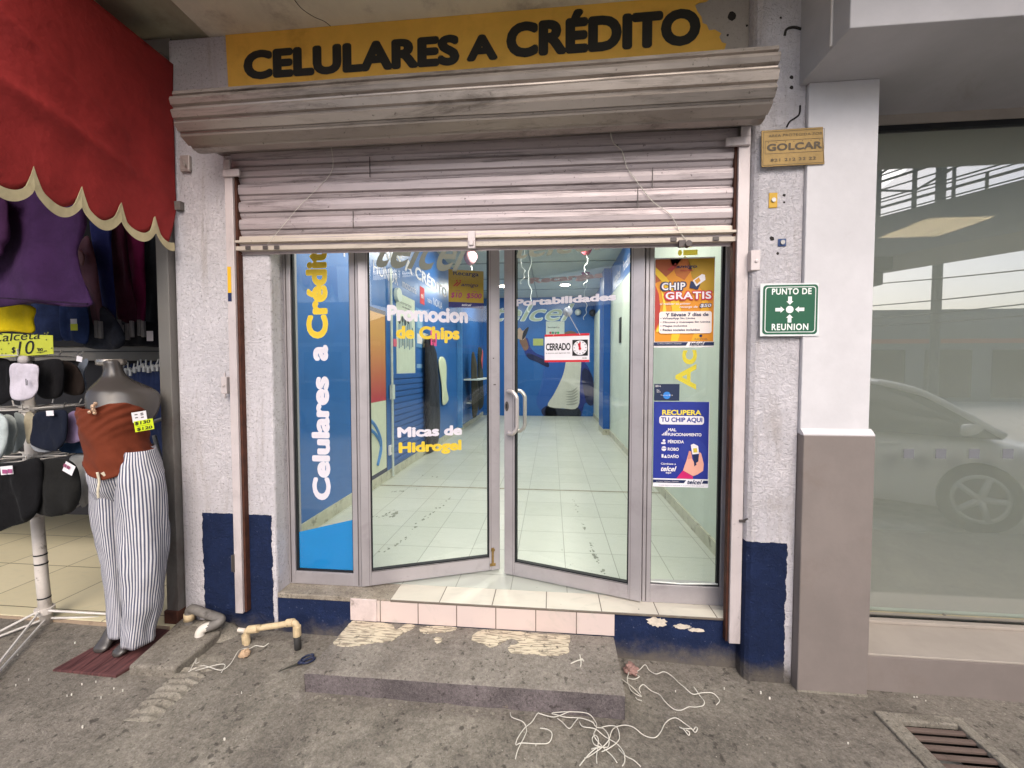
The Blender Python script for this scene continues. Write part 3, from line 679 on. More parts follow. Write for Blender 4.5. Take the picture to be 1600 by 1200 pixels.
for px, py, s in ((772, 601, .008), (770, 560, .004)): q = dat(L1, px, py); b.box(q.x-s, q.x+s, -.0235, -.0215, q.z-.003, q.z+.004)
obj("scuff", b, M_aluD, D1, local=True)

# ------------------------------------------------------------------ posters on the glass
def mini(bd, lines, u0, u1, v, h, gap, m, l, bold=.01):
    for k, s in enumerate(lines): bd.text(s, u0, v-k*gap-h, u0+(u1-u0)*len(s)/max(len(q) for q in lines), v-k*gap, m, l, bold)
# free chip poster
t = thing("chip_poster", "orange and yellow free chip poster stuck high on the right shop window", "poster", (.76, -.001, 1.6))
bd = fboard(1021.5, 401, 1117.5, 543, .0150, t)
U, V = bd.U.length, bd.V.length
bb = B(); bb.box(bd.O.x, bd.O.x+U, .0152, .0176, bd.O.z, bd.O.z+V); obj("paper", bb, flat('#ebe7e6'), t)
bd.O.y = .0150; or_, ye, rd, pk = flat('#d98e24'), flat('#e6bb2a'), flat('#b23a33'), flat('#c9a12b')
bd.rect(.01, .065, .99, .985, or_, 1)
bd.poly([(.55, .985), (.99, .985), (.99, .60), (.80, .62), (.62, .78)], flat('#b08a1e'), 2)
bd.poly([(.01, .985), (.45, .985), (.30, .85), (.12, .75), (.01, .72)], flat('#a4552f'), 2)
bd.poly([(.25, .985), (.55, .985), (.62, .86), (.50, .75), (.36, .80)], flat('#b8682c'), 2)
bd.poly([(.01, .70), (.07, .60), (.10, .45), (.08, .28), (.01, .18)], rd, 3)
bd.poly([(.01, .90), (.2, .78), (.36, .62), (.44, .45), (.46, .20), (.40, .07), (.28, .07), (.33, .3), (.26, .55), (.14, .72), (.01, .82)], ye, 3)
bd.poly([(.03, .18), (.12, .30), (.15, .48), (.11, .64), (.16, .58), (.20, .42), (.17, .25), (.06, .17)], flat('#f0d040'), 4)
bd.poly([(.60, .62), (.80, .55), (.75, .3), (.62, .07), (.76, .07), (.92, .35), (.88, .58)], flat('#e3a92a'), 3)
bd.text("amigo", .36, .87, .70, .915, M_navy, 5, .015, shear=.4); bd.text("express", .42, .838, .64, .862, rd, 5, .01, shear=.3)
for u in (.27, .34): bd.disc(u, .925, .015, rd, 5, n=10)
bd.line(.22, .86, .32, .91, .03, rd, 5); bd.line(.27, .855, .36, .905, .022, rd, 5)
bd.text("CHIP", .085, .625, .535, .735, M_navy, 6, .10, space=1.12); bd.text("CHIP", .115, .638, .51, .722, M_white, 7, .03, space=1.12)
bd.text("GRATIS", .15, .52, .965, .63, flat('#c0283f'), 8, .10, space=1.1); bd.text("GRATIS", .18, .535, .94, .617, M_white, 9, .03, space=1.1)
bd.poly([(.58, .66), (.72, .64), (.76, .70), (.60, .735)], M_navy, 6); bd.poly([(.63, .74), (.69, .675), (.84, .745), (.83, .80), (.78, .81)], M_white, 7); bd.poly([(.66, .74), (.70, .70), (.76, .735), (.73, .775)], flat('#cf9436'), 8)
bd.text("al realizar tu primer", .09, .468, .60, .50, M_white, 6, .015, shear=.2); bd.text("recarga de", .42, .433, .72, .463, M_white, 6, .015, shear=.2)
bd.text("$50", .75, .433, .95, .49, M_navy, 6, .07, shear=.2); bd.text("$50", .765, .44, .94, .482, M_white, 7, .02, shear=.2)
bd.rrect(.08, .155, .955, .40, .04, flat('#efe3dd'), 7)
bd.text("Y llévate 7 días de", .19, .345, .90, .385, M_navy, 8, .03)
for k, (s, w) in enumerate((("• WhatsApp Sin Límite", .58), ("• Minutos y mensajes Sin Límite", .83), ("• Megas incluidos", .45), ("• Redes sociales incluidos", .66))): bd.text(s, .10, .308-k*.042, .10+w, .335-k*.042, M_navy, 8, .02)
bd.disc(.78, .128, .025, M_navy, 6, n=10); bd.text("ROYCEL", .68, .085, .90, .098, M_navy, 6, 0)
bd.poly([(.0, .022), (.54, .022), (.57, .058), (.0, .058)], M_navy, 5); bd.text("La Nueva Telefonía y Telcelular", .06, .033, .46, .048, M_white, 6, .01)
bd.poly([(.82, .022), (1, .022), (1, .058), (.85, .058)], M_navy, 5); bd.text("telcel", .60, .020, .82, .066, M_navy, 6, .02, shear=.3)
bd.flush()
# recover-your-chip poster
t = thing("recovery_poster", "dark blue poster with a hand holding a chip, low on the right shop window", "poster", (.76, .0, .75))
bd = fboard(1020, 628, 1109, 760, .0150, t); bd.O.y = .0150; U, V = bd.U.length, bd.V.length
bb = B(); bb.box(bd.O.x, bd.O.x+U, .0152, .0176, bd.O.z, bd.O.z+V); obj("paper", bb, flat('#e6e4ea'), t)
bd.rect(0, .10, .99, 1, flat('#20308a'), 1); bd.disc(.72, .42, .24, flat('#27388f'), 2, n=30); bd.disc(.2, .85, .2, flat('#233590'), 2, n=30)
bd.text("RECUPERA", .15, .845, .85, .905, flat('#e3cf4a'), 3, .035)
bd.rrect(.10, .735, .90, .835, .05, M_white, 3); bd.text("TU CHIP AQUI", .13, .755, .87, .818, flat('#20308a'), 4, .03)
for k, (s, v, w) in enumerate((("MAL", .655, .15), ("FUNCIONAMIENTO", .60, .60), ("PÉRDIDA", .515, .29), ("ROBO", .428, .20), ("DAÑO", .342, .20))): bd.text(s, .26, v, .26+w, v+(.046 if s in ("PÉRDIDA", "DAÑO") else .036), M_white, 3, .03)
for k in range(4): bd.rect(.15+k*.027, .605, .168+k*.027, .62+k*.014, M_white, 3)
bd.disc(.19, .545, .025, M_white, 3, n=12); bd.rrect(.14, .505, .22, .525, .01, M_white, 3)
bd.disc(.19, .45, .045, M_white, 3, n=14); bd.rect(.14, .452, .24, .460, flat('#20308a'), 4); bd.rect(.15, .345, .185, .385, M_white, 3); bd.poly([(.19, .342), (.25, .342), (.22, .38)], M_white, 3)
bd.text("Cámbiate a", .14, .262, .41, .285, M_white, 3, .015); bd.text("telcel", .14, .185, .41, .245, M_white, 3, .03, shear=.3); bd.text("aquí", .23, .152, .33, .182, M_white, 3, .02)
skin, skd = flat('#dfa492'), flat('#cf8e7e')
bd.poly([(.42, .102), (.54, .20), (.72, .13), (.72, .102)], flat('#c21f66'), 3)
bd.poly([(.54, .20), (.60, .32), (.64, .42), (.68, .415), (.70, .34), (.74, .29), (.80, .30), (.83, .42), (.86, .40), (.91, .28), (.90, .20), (.80, .155), (.72, .135)], skin, 4)
bd.poly([(.62, .33), (.64, .43), (.68, .425), (.70, .345)], skd, 5)
bd.poly([(.71, .39), (.82, .385), (.81, .31), (.77, .29), (.78, .27), (.74, .25), (.73, .32)], M_navy, 5)
bd.poly([(.67, .50), (.72, .515), (.80, .49), (.82, .40), (.70, .39)], M_white, 6); bd.poly([(.71, .46), (.78, .465), (.79, .415), (.72, .41)], flat('#c9b53f'), 7)
bd.poly([(0, .050), (.56, .050), (.60, .085), (0, .085)], M_navy, 3); bd.text("La Nueva Telefonía y Telcelular", .06, .058, .47, .072, M_white, 4, .01)
bd.poly([(.88, .050), (.99, .050), (.99, .085), (.91, .085)], M_navy, 3); bd.text("telcel", .62, .04, .87, .092, M_navy, 4, .02, shear=.3)
bd.text("Consulta términos y condiciones en tu punto de venta más cercano", .10, .012, .92, .028, flat('#7c7c90'), 3, 0); bd.flush()
# bank card sticker
t = thing("card_sticker", "small dark blue payment card sticker between the two posters", "sticker", (.63, .0, 1.12))
bd = fboard(1022, 600, 1062, 626, .0150, t); bd.O.y = .0150; bb = B(); bb.box(bd.O.x, bd.O.x+bd.U.length, .0152, .0176, bd.O.z, bd.O.z+bd.V.length); obj("card", bb, flat('#1c2b4a'), t, bevel=.004)
bd.disc(.5, .32, .15, flat('#2f7fd0'), 1); bd.text("Practicaja BBVA", .26, .29, .74, .36, M_white, 2, .01); bd.text("BBVA", .05, .82, .26, .93, M_white, 1, .01); bd.text("Plan", .1, .6, .2, .66, M_white, 1); bd.text("ahorro", .1, .5, .25, .56, M_white, 1); bd.flush()
# top-up poster on the left door
t = thing("topup_poster", "square yellow top-up poster with magenta prices on the left glass door", "poster", tuple(L1 @ Vector((.65, 0, 1.9))))
bd = dboard(L1, 701, 424, 755.5, 480, t, .0045); b = B(); M_ty = flat('#b9962a')
b.face([bd.P(*p) for p in ((0, 0), (1, 0), (1, 1), (0, 1))]); o = obj("paper", b, M_ty, t)
md = o.modifiers.new("t", 'SOLIDIFY'); md.thickness = .0006
bd.rect(0, 0, 1, .145, flat('#28246a'), 1); bd.text("telcel", .37, .045, .63, .11, M_white, 2, .015, shear=.3)
bd.text("Recarga", .13, .82, .86, .97, flat('#2a2346'), 1, .03); bd.text("amigo", .36, .54, .84, .66, flat('#44285c'), 1, .015, shear=.4)
bd.line(.14, .56, .27, .68, .035, M_red, 1); bd.line(.22, .56, .34, .68, .03, M_red, 1); bd.disc(.23, .71, .022, M_red, 1, n=10); bd.disc(.33, .72, .022, M_red, 1, n=10)
mg = flat('#b02c72'); bd.text("$10", .07, .24, .37, .40, mg, 1, .025, shear=.2); bd.text("$500", .51, .24, .94, .40, mg, 1, .025, shear=.2); bd.text("desde", .20, .44, .32, .465, mg, 1); bd.text("hasta", .68, .44, .80, .465, mg, 1); bd.flush()
# closed notice hanging on the right door
t = thing("closed_sign", "white hanging notice reading CERRADO with a clock face, red edged", "sign", tuple(L2 @ Vector((-.4, -.02, 1.5))))
bd = dboard(L2, 851, 520.5, 921, 566, t, -.016); b = B(); b.face([bd.P(*p) for p in ((0, 0), (1, 0), (1, 1), (0, 1))]); o = obj("plate", b, M_white, t); md = o.modifiers.new("t", 'SOLIDIFY'); md.thickness = .003; md.offset = -1
bd.rect(0, .92, 1, 1, M_red, 1); bd.rect(0, 0, 1, .075, M_red, 1); bd.text("CERRADO", .03, .42, .59, .68, M_black, 1, .03, space=.95)
bd.text("la visitamos para siguientes citas", .03, .30, .58, .345, flat('#555555'), 1); bd.text("ADIR", .84, .12, .95, .155, M_black, 1, .02)
bd.rect(.63, .22, .97, .78, M_black, 1); bd.disc(.80, .50, .155, M_white, 2, n=40)
for k in range(12): bd.disc(.80+.128*math.cos(R(30*k)), .50+.128*bd.asp*math.sin(R(30*k)), .011, M_black, 3, n=8)
for a, l_, w in ((90, .12, .028), (110, .10, .032)): bd.line(.80, .46, .80+l_*math.cos(R(a)), .50+l_*bd.asp*math.sin(R(a)), w, M_red, 4)
bd.disc(.80, .47, .03, M_red, 5, n=14); bd.flush()
hk = dat(L2, 887, 487, -.012); b = B(); c = L2 @ Vector((hk.x, -.006, hk.z)); nn = L2.to_3x3() @ Vector((0, -1, 0)); uu = L2.to_3x3() @ Vector((1, 0, 0))
rings = []
for r_, d in ((.028, 0), (.030, .004), (.022, .010), (.010, .016), (.008, .026)): rings.append([c+uu*(r_*math.cos(a))+Vector((0, 0, r_*math.sin(a)))+nn*d for a in [2*math.pi*k/20 for k in range(20)]])
b.loft(rings); obj("suction_cup", b, mat("clear_rubber", '#a9b4c0', .2, var=.1), t, smooth=True)
b = B(); top = c+nn*.02
for u in (.2, .8): b.tube([bd.P(u, .95, 2), top], .0012, 5)
obj("cord", b, M_string, t)

# ------------------------------------------------------------------ signs on the right pilaster
t = thing("security_sign", "small weathered golden security company plate high on the right pilaster", "sign", (1.24, -.225, 2.2))
q = [at(1190, 204, Y=-.228), at(1286, 198, Y=-.228), at(1288.5, 256, Y=-.228), at(1190, 261, Y=-.228)]
b = B(); b.prism([(p.x, -.228, p.z) for p in q], (0, .005, 0)); M_gp = mat("gold_plate", '#7d6536', .4, metal=.35, var=.14, vs=8, dirt=('#6a5330', 9, .55, .75)); obj("plate", b, M_gp, t, bevel=.001)
bd = Board((q[3].x, -.2282, q[3].z), (q[2].x-q[3].x, 0, q[2].z-q[3].z), (0, 0, q[0].z-q[3].z), t); dk = flat('#4b3f2c')
bd.text("AREA PROTEGIDA POR", .10, .80, .95, .87, dk, 1, .01, space=1.1); bd.text("GOLCAR", .08, .42, .95, .62, dk, 1, .04, space=1.05); bd.text("821 212 22 22", .14, .13, .86, .21, dk, 1, .02, space=1.15)
for (u0, v0, u1, v1) in ((.05, .35, .96, .35), (.05, .70, .96, .70), (.05, .35, .05, .70), (.96, .35, .96, .70), (.02, .04, .98, .04), (.02, .95, .98, .95), (.02, .04, .02, .95), (.98, .04, .98, .95)): bd.line(u0, v0, u1, v1, .006, dk, 1, 'border')
for k in range(7): bd.disc(.10+k*.135, .655, .008, dk, 1, 'print', 6)
bd.flush()
t = thing("meeting_point_sign", "square green and white meeting point plate with four arrows on the right pilaster", "sign", (1.22, -.225, 1.6))
q = [at(1188, 443, Y=-.226), at(1279.5, 442, Y=-.226), at(1279.5, 525, Y=-.226), at(1187.5, 525.5, Y=-.226)]
b = B(); b.prism([(p.x, -.226, p.z) for p in q], (0, .005, 0)); obj("plate", b, flat('#d9dcdc', .4), t, bevel=.001)
bd = Board((q[3].x, -.2262, q[3].z), (q[2].x-q[3].x, 0, 0), (0, 0, q[0].z-q[3].z), t)
bd.rrect(.035, .035, .965, .965, .06, M_green, 1); bd.rrect(.07, .07, .93, .93, .05, flat('#dfe6e0'), 2, 'border'); bd.rrect(.085, .085, .915, .915, .045, M_green, 3)
lt = flat('#e6ebe6'); bd.text("PUNTO DE", .18, .78, .85, .90, lt, 4, .03, space=1.12); bd.text("REUNION", .19, .11, .81, .235, lt, 4, .03, space=1.15)
bd.disc(.49, .50, .065, lt, 4, 'arrow')
for ax, ay in ((1, 0), (-1, 0), (0, 1), (0, -1)):
    def rp(u, v): return (.49+ax*u-ay*v, .50+ay*u+ax*v)
    bd.poly([rp(.09, 0), rp(.155, .06), rp(.155, .032), rp(.245, .032), rp(.245, -.032), rp(.155, -.032), rp(.155, -.06)], lt, 4, 'arrow')
bd.flush()
# leftovers of earlier fittings
for px, py, c, lab, w, h in ((1208, 313, '#caa032', "torn yellow tag screwed to the right pilaster under the golden plate", .02, .037), (1222, 379, '#2d4574', "small blue square tag screwed to the right pilaster above the green plate", .019, .019)):
    p = at(px, py, Y=-.203); t = thing("wall_tag", lab, "tag", (p.x, -.203, p.z)); b = B(); b.box(p.x-w, p.x+w, -.205, -.198, p.z-h, p.z+h); obj("plate", b, flat(c), t, bevel=.002)
    b = B(); b.tube([(p.x, -.203, p.z), (p.x, -.212, p.z)], .011, 10); obj("screw", b, mat("screw_head", '#9b9a98', .35, metal=.7) if "screw_head" not in bpy.data.materials else bpy.data.materials["screw_head"], t)
for px, py, r_ in ((1225, 305, .008), (1225, 316, .006), (1206, 373, .012), (1237, 121, .010), (1237, 137, .010), (1215, 396, .007), (1143, 25, .022), (1137, 55, .006), (1167, 40, .006), (1220, 28, .006)):
    yy = -.1995 if px > 1180 else -.1135; p = at(px, py, Y=yy); q = random.Random(px); b = B()
    b.prism([(p.x+r_*math.cos(a)*q.uniform(.7, 1.2), yy-.0012, p.z+r_*math.sin(a)*q.uniform(.7, 1.2)) for a in [2*math.pi*k/9 for k in range(9)]], (0, .004, 0)); obj("drill_hole", b, mat("hole_dark", '#2b2724', .9) if "hole_dark" not in bpy.data.materials else bpy.data.materials["hole_dark"], S)
b = B(); cp = [at(px, py, Y=-.2002) for px, py in ((1229, 199), (1234, 190), (1243, 184), (1249, 178), (1250, 165))]; b.tube(crv(cp, 4), .005, 5); obj("plaster_crack", b, bpy.data.materials["hole_dark"], S); b = B()
cp = [at(px, py, Y=-.2002) for px, py in ((1226, 56), (1229, 46), (1240, 43), (1252, 46))]; b.tube(crv(cp, 4), .007, 5); obj("plaster_crack", b, bpy.data.materials["hole_dark"], S)
# bits of masonry on the left pier
p = at(291, 258, Y=-.118); b = B(); b.box(p.x-.025, p.x+.035, -.135, -.114, p.z-.045, p.z+.05); b.tube([(p.x-.012, -.13, p.z+.03), (p.x+.02, -.15, p.z-.02)], .008, 6); obj("bracket_stub", b, metal_paint("painted_stub", '#b9aea8', '#3a3330', dirt=.6), S, bevel=.008)
# ------------------------------------------------------------------ inside the phone shop
def lwall(l, t_, r, b_, X=-1.998, parent=None, d=.0012):
    a = at(l, b_, X=X); c = at(r, t_, X=X); return Board((X, a.y, a.z), (0, c.y-a.y, 0), (0, 0, c.z-a.z), parent, d)
WG = thing("wall_lettering", "white cut-out lettering and phone makers' names along the blue left wall of the shop", "lettering", (-1.99, 3, 2.7))
bd = Board((-1.997, .75, 2.70), (0, 4.58, 0), (0, 0, .28), WG); bd.text("CELULARES A CRÉDITO", 0, 0, 1, .80, M_decal, 0, .03); bd.flush()
for s, y0, y1, z0, h in (("OPPO", 1.15, 1.95, 2.44, .15), ("HONOR", 2.08, 2.82, 2.44, .15), ("motorola", 2.98, 3.55, 2.46, .11), ("realme", 4.1, 4.35, 2.44, .09), ("NOKIA", 4.42, 5.0, 2.44, .13)):
    bd = Board((-1.997, y0, z0), (0, y1-y0, 0), (0, 0, h), WG); bd.text(s, 0, 0, 1, 1, M_decal, 0, .01); bd.flush()
bd = Board((-1.997, 3.72, 2.36), (0, .22, 0), (0, 0, .26), WG); bd.rect(0, 0, 1, 1, M_red, 0, 'badge'); bd.text("mi", .25, .35, .75, .65, M_white, 1); bd.flush()
# giant printed phone
t = thing("phone_graphic", "tall printed phone in orange and red leaning flat on the blue wall near the doors", "wall graphic", (-1.99, 2.15, .1))
b = B(); b.box(-1.999, -1.992, 1.55, 2.40, .06, 2.05); obj("edge", b, flat('#2c3148'), t, bevel=.003)
mg_ = bpy.data.materials.new("screen_gradient"); mg_.use_nodes = True; nt = NT(mg_); sp = nt.new("ShaderNodeSeparateXYZ"); nt.link(nt.pos(), sp.inputs[0])
mr = nt.new("ShaderNodeMapRange"); nt.link(sp.outputs[2], mr.inputs[0]); mr.inputs[1].default_value = 1.0; mr.inputs[2].default_value = 1.75
nt.col(nt.mix(mr.outputs[0], hx('#b23a44'), hx('#c7924a'))); nt.set(Roughness=.4)
b = B(); b.box(-1.9915, -1.990, 1.58, 2.37, .98, 2.0); obj("screen", b, mg_, t)
b = B(); b.box(-1.9915, -1.990, 1.58, 2.37, .16, .979); obj("back_panel", b, flat('#c9ceb8'), t)
b = B()
for k in range(2): b.tube(crv([(-1.988, 1.6, .9-.1*k), (-1.988, 2.0, .75-.1*k), (-1.988, 2.2, .5-.05*k), (-1.988, 2.1, .25)], 6), .02, 6)
obj("swirl", b, flat('#3d7fc0'), t)
b = B(); b.tube([(-1.97, 2.52, .02), (-1.97, 2.52, 2.6)], .016, 8); b.box(-1.985, -1.95, 2.48, 2.56, .98, 1.16); tag(obj("wall_conduit", b, mat("conduit_white", '#c3cbc4', .5)), "pale wall conduit with a white switch box beside the printed phone", "conduit")
def paper(l, t_, r, b_, X, m, name, lab, cat="notice", paint=None, group=None):
    bd = lwall(l, t_, r, b_, X); t = thing(name, lab, cat, tuple(bd.O), 0, group); bd.parent = t
    b = B(); p = [bd.P(u, v) for u, v in ((0, 0), (1, 0), (1, 1), (0, 1))]; b.prism(p, (-.0015, 0, 0)); obj("sheet", b, m, t)
    if paint: paint(bd); bd.flush()
def n1(bd):
    bd.text("horarios", .2, .88, .8, .92, flat('#555a60'), 1, .0, shear=.2); bd.text("de atención", .3, .84, .7, .865, flat('#555a60'), 1)
    for k in range(9): bd.rect(.1+k*.09, .32+.02*(k % 3), .16+k*.09, .62+.03*((k*5) % 4), flat(('#6f8797', '#8fa2ac', '#54707f')[k % 3]), 1)
    for k in range(4): bd.disc(.15+k*.15, .66+.03*(k % 2), .06, flat('#2f3b40'), 2, n=10)
paper(620, 470, 648, 585, -1.996, flat('#c9d2c2'), "notice_sheet", "tall white sheet with a grey picture taped on the blue left wall", paint=n1)
paper(650, 485, 661, 542, -1.996, flat('#5f93c4'), "notice_sheet", "pale blue leaflet hanging right of the tall white sheet", paint=lambda bd: (bd.rect(.15, .1, .85, .35, M_white, 1), bd.rect(.2, .5, .8, .9, flat('#8fb6d6'), 1)))
paper(650, 548, 661, 578, -1.996, flat('#2a63ad'), "notice_sheet", "small dark blue card under the pale blue leaflet", paint=lambda bd: bd.rect(.1, .1, .9, .3, flat('#7fa4cc'), 1))
paper(661.5, 522, 669, 543, -1.990, flat('#dfe3cf'), "price_tag", "cream price tag with black figures above the black bag", "tag", paint=lambda bd: bd.text("250", .2, .3, .8, .7, M_black, 1, .03))
paper(673, 517, 682, 539, -1.90, flat('#e04a86'), "price_tag", "large pink price tag above the black bag", "tag", paint=lambda bd: (bd.text("300", .2, .55, .8, .8, M_black, 1, .03), bd.text("250", .2, .2, .8, .45, M_black, 1, .03)))
paper(615, 530, 620, 541, -1.994, flat('#d9657f'), "price_tag", "tiny pink tag left of the tall white sheet", "tag")
b = B(); p = at(620, 461, X=-1.99); b.loft([[(x, p.y+.09*math.cos(a), p.z+.09*math.sin(a)) for a in [2*math.pi*k/18 for k in range(18)]] for x in (-1.999, -1.96, -1.95)]); tag(obj("round_speaker", b, mat("speaker_white", '#cdd6cf', .5), bevel=.004), "round white disc fitting on the blue wall above the tall white sheet", "fitting")
p = at(610, 703, X=-1.99); t = thing("wall_socket", "small white socket low on the slatted blue wall", "socket", tuple(p)); b = B(); b.box(-1.999, -1.975, p.y-.05, p.y+.05, p.z-.06, p.z+.06); obj("plate", b, M_white, t, bevel=.004); b = B(); b.box(-1.976, -1.973, p.y-.02, p.y+.02, p.z-.03, p.z+.03); obj("outlet", b, flat('#b9bdb8'), t)
# slatted panel on the wall
t = thing("grooved_cladding", "blue grooved slat panel fixed low on the left wall of the shop", "panel", (-1.99, 3.2, .2)); b = B()
for k in range(15): b.box(-1.999, -1.982, 2.58, 3.86, .14+k*.078, .14+k*.078+.064)
obj("slats", b, M_iblueD, t, bevel=.004)
# black garment bags hanging
p0 = at(664, 535, X=-1.95); p1 = at(684, 696, X=-1.95)
M_bag = fabric("black_bag", '#1b1b22', rough=.45, bump=.6)
t = thing("garment_bag", "long black garment bag hanging on the blue left wall beside a white strip", "bag", (-1.95, (p0.y+p1.y)/2, .1))
b = B(); o_ = [(-1.95, p0.y, p0.z), (-1.95, p1.y-.25, p0.z-.02), (-1.95, p1.y-.1, p0.z-.3), (-1.95, p1.y+.05, .8), (-1.95, p1.y-.05, .1), (-1.95, p0.y+.05, .12)]
b.puff(crv(o_, 5, True), (1, 0, 0), .05, .02, 6); obj("bag_body", b, M_bag, t, smooth=True)
b = B(); p = at(687, 562, X=-1.95); q = at(701, 630, X=-1.95)
b.puff(crv([(-1.97, p.y, p.z), (-1.97, q.y-.15, p.z), (-1.97, q.y-.1, q.z+.3), (-1.97, q.y+.05, q.z+.05), (-1.97, p.y+.25, q.z), (-1.97, p.y+.2, p.z-.5)], 4, True), (1, 0, 0), .015, .01, 6)
tag(obj("white_strip", b, flat('#d2d9bd'), smooth=True), "pale curved strip of card hanging right of the black garment bag", "strip")
# recess beyond: dark picture panel with a shelf
t = thing("display_panel", "glossy blue display panel with dark hanging items at the far end of the left wall", "panel", (-1.95, 6.9, 0))
b = B(); b.box(-1.999, -1.95, 6.25, 8.6, .12, 2.6); obj("board", b, mat("display_blue", '#2c5f9e', .25, var=.1), t)
b = B(); b.box(-1.999, -1.90, 6.18, 6.25, .1, 3.0); obj("edge_post", b, mat("post_blue", '#4f86bd', .3), t)
b = B(); b.box(-1.95, -1.60, 6.6, 8.4, 1.10, 1.13); obj("shelf", b, flat('#cfd9d8'), t)
b = B(); b.box(-1.95, -1.85, 6.9, 8.4, .55, .58); obj("shelf", b, flat('#cfd9d8'), t)
for k, (y, z0, z1, c, lab) in enumerate(((7.0, .25, 1.75, '#3a372f', "long dark brown cloth hanging nearest on the far display panel"), (7.8, .35, 1.9, '#2d2f2c', "dark green-grey cloth hanging farthest on the display panel"))):
    b = B(); b.puff(crv([(-1.80, y-.28, z1-.2), (-1.80, y, z1), (-1.80, y+.2, z1-.25), (-1.80, y+.32, z0+.2), (-1.80, y+.1, z0), (-1.80, y-.2, z0+.1)], 5, True), (1, 0, 0), .05, .05, 5); tag(obj("hanging_cloth", b, fabric("cloth%d" % k, c), smooth=True), lab, "cloth", "cloths on the far display panel")
b = B(); b.puff([(-1.72, 7.55, 1.55), (-1.72, 7.75, 1.85), (-1.72, 7.82, 1.75), (-1.72, 7.7, 1.35)], (1, 0, 0), .01); tag(obj("red_leaflet", b, flat('#b14a44')), "red and white leaflet tucked behind the shelf of the far display panel", "leaflet")
# mural on the rear wall: brand word and a man in a blue jacket, face hidden by the closed notice
MU = thing("wall_mural", "rear wall mural of a man in a blue jacket under a large white word", "mural", (0, 9.41, 0))
bd = fboard(700, 463, 940, 652, 9.412, MU, .002); A, Cn = bd.O, bd.U.x
def mp(px, py): p = at(px, py, Y=9.412); return ((p.x-bd.O.x)/bd.U.x, (p.z-bd.O.z)/bd.V.z)
def mpoly(pts, m, l, part='print', n=4, smooth=True):
    q = [mp(*p) for p in pts]
    if smooth: q = [(v.x, v.y) for v in crv([(u, v, 0) for u, v in q], n, True)]
    bd.poly(q, m, l, part)
a = mp(771, 503); c = mp(891, 474)
bd.text("telcel", a[0], a[1], c[0], c[1], flat('#d5e3e8'), 1, .03, shear=.55); bd.text("telcel", a[0]+.004, a[1]+.004, c[0]-.004, c[1]-.004, flat('#b7c3a8'), 2, .0, shear=.55)
jk, jd, sh, sd_, dn = flat('#1d2f7d'), flat('#141d48'), flat('#cfcfc4'), flat('#a3a49b'), flat('#1c2230'); sk, sk2 = flat('#7a5a4a'), flat('#b39a88')
mpoly([(817, 536), (824, 528), (829, 543), (838, 552), (852, 558), (858, 572), (846, 566), (830, 560), (822, 556)], jk, 2)
mpoly([(824, 552), (838, 556), (856, 566), (856, 574), (840, 566), (826, 560)], jd, 3)
mpoly([(812, 532), (819, 525), (826, 542), (820, 548), (815, 540)], sk, 3)
mpoly([(808, 517), (812, 512), (817, 517), (824, 512), (822, 524), (818, 531), (811, 530), (805, 526)], sk2, 4)
mpoly([(818, 518), (826, 511), (822, 524), (816, 531)], dn, 5)
mpoly([(855, 560), (890, 556), (888, 580), (876, 610), (862, 642), (848, 645), (838, 626), (846, 600)], flat('#2a59a6'), 2)
mpoly([(846, 640), (862, 632), (870, 650), (852, 651)], jd, 3)
mpoly([(906, 562), (922, 580), (927, 620), (926, 632), (914, 630), (908, 650), (900, 650), (902, 600)], jk, 2)
mpoly([(909, 588), (914, 575), (926, 590), (928, 630), (916, 628)], jd, 3)
mpoly([(888, 552), (907, 552), (906, 600), (903, 636), (880, 638), (856, 634), (866, 615), (880, 585)], sh, 4)
for k in range(6): mpoly([(884, 612+k*4), (894, 610+k*4), (903, 604+k*5), (895, 613+k*4)], sd_, 5)
mpoly([(855, 635), (880, 639), (903, 637), (904, 652), (856, 652)], dn, 3)
mpoly([(878, 525), (892, 517), (905, 525), (906, 545), (896, 556), (884, 552)], sk, 2)
bd.rect(*mp(853, 548), *mp(882, 502), flat('#c6d0c8'), 4, 'notice'); a = mp(856, 513); c = mp(874, 510); bd.text("horario", a[0], a[1], c[0], c[1], flat('#3f4c52'), 5)
for k in range(4): a = mp(860+k*4, 520); bd.disc(a[0], a[1], .008, flat(('#a34', '#3a6', '#555', '#2a5')[k]) if False else flat(('#aa3344', '#338866', '#555555', '#22aa55')[k]), 6, n=8)
bd.rect(*mp(833, 540), *mp(849, 529), flat('#a9b36c'), 3, 'notice')
bd.flush()
# right wall bits
t = thing("frieze_lettering", "white words on the blue frieze of the right shop wall", "lettering", (1.19, 5, 3.0))
for s, y0, y1 in (("telcel", 5.6, 5.0), ("Portabilidad", 4.7, 3.9), ("Recargas", 3.4, 2.6)):
    bd = Board((1.1945, y0, 2.98), (0, y1-y0, 0), (0, 0, .18), t); bd.text(s, 0, 0, 1, 1, M_decal, 0, .02); bd.flush()
p = at(969, 516, X=1.19); b = B(); b.box(1.18, 1.199, p.y-.08, p.y+.08, p.z-.22, p.z+.22); tag(obj("wall_slot", b, flat('#2c2f2e'), bevel=.004), "narrow dark slot plate on the pale right wall of the shop", "fitting")
p = at(903, 488, Y=9.3); b = B(); b.ball((p.x+.0, 9.3, p.z), .09, n=8); tag(obj("wall_ball", b, flat('#cfd6d6'), smooth=True), "small white globe high on the rear wall", "fitting")
p = at(926, 489, Y=9.2); b = B(); b.ball((p.x, 9.2, p.z), .1, n=8); tag(obj("security_camera", b, flat('#2a2b33'), smooth=True), "dark dome camera in the rear right corner under the ceiling", "camera")
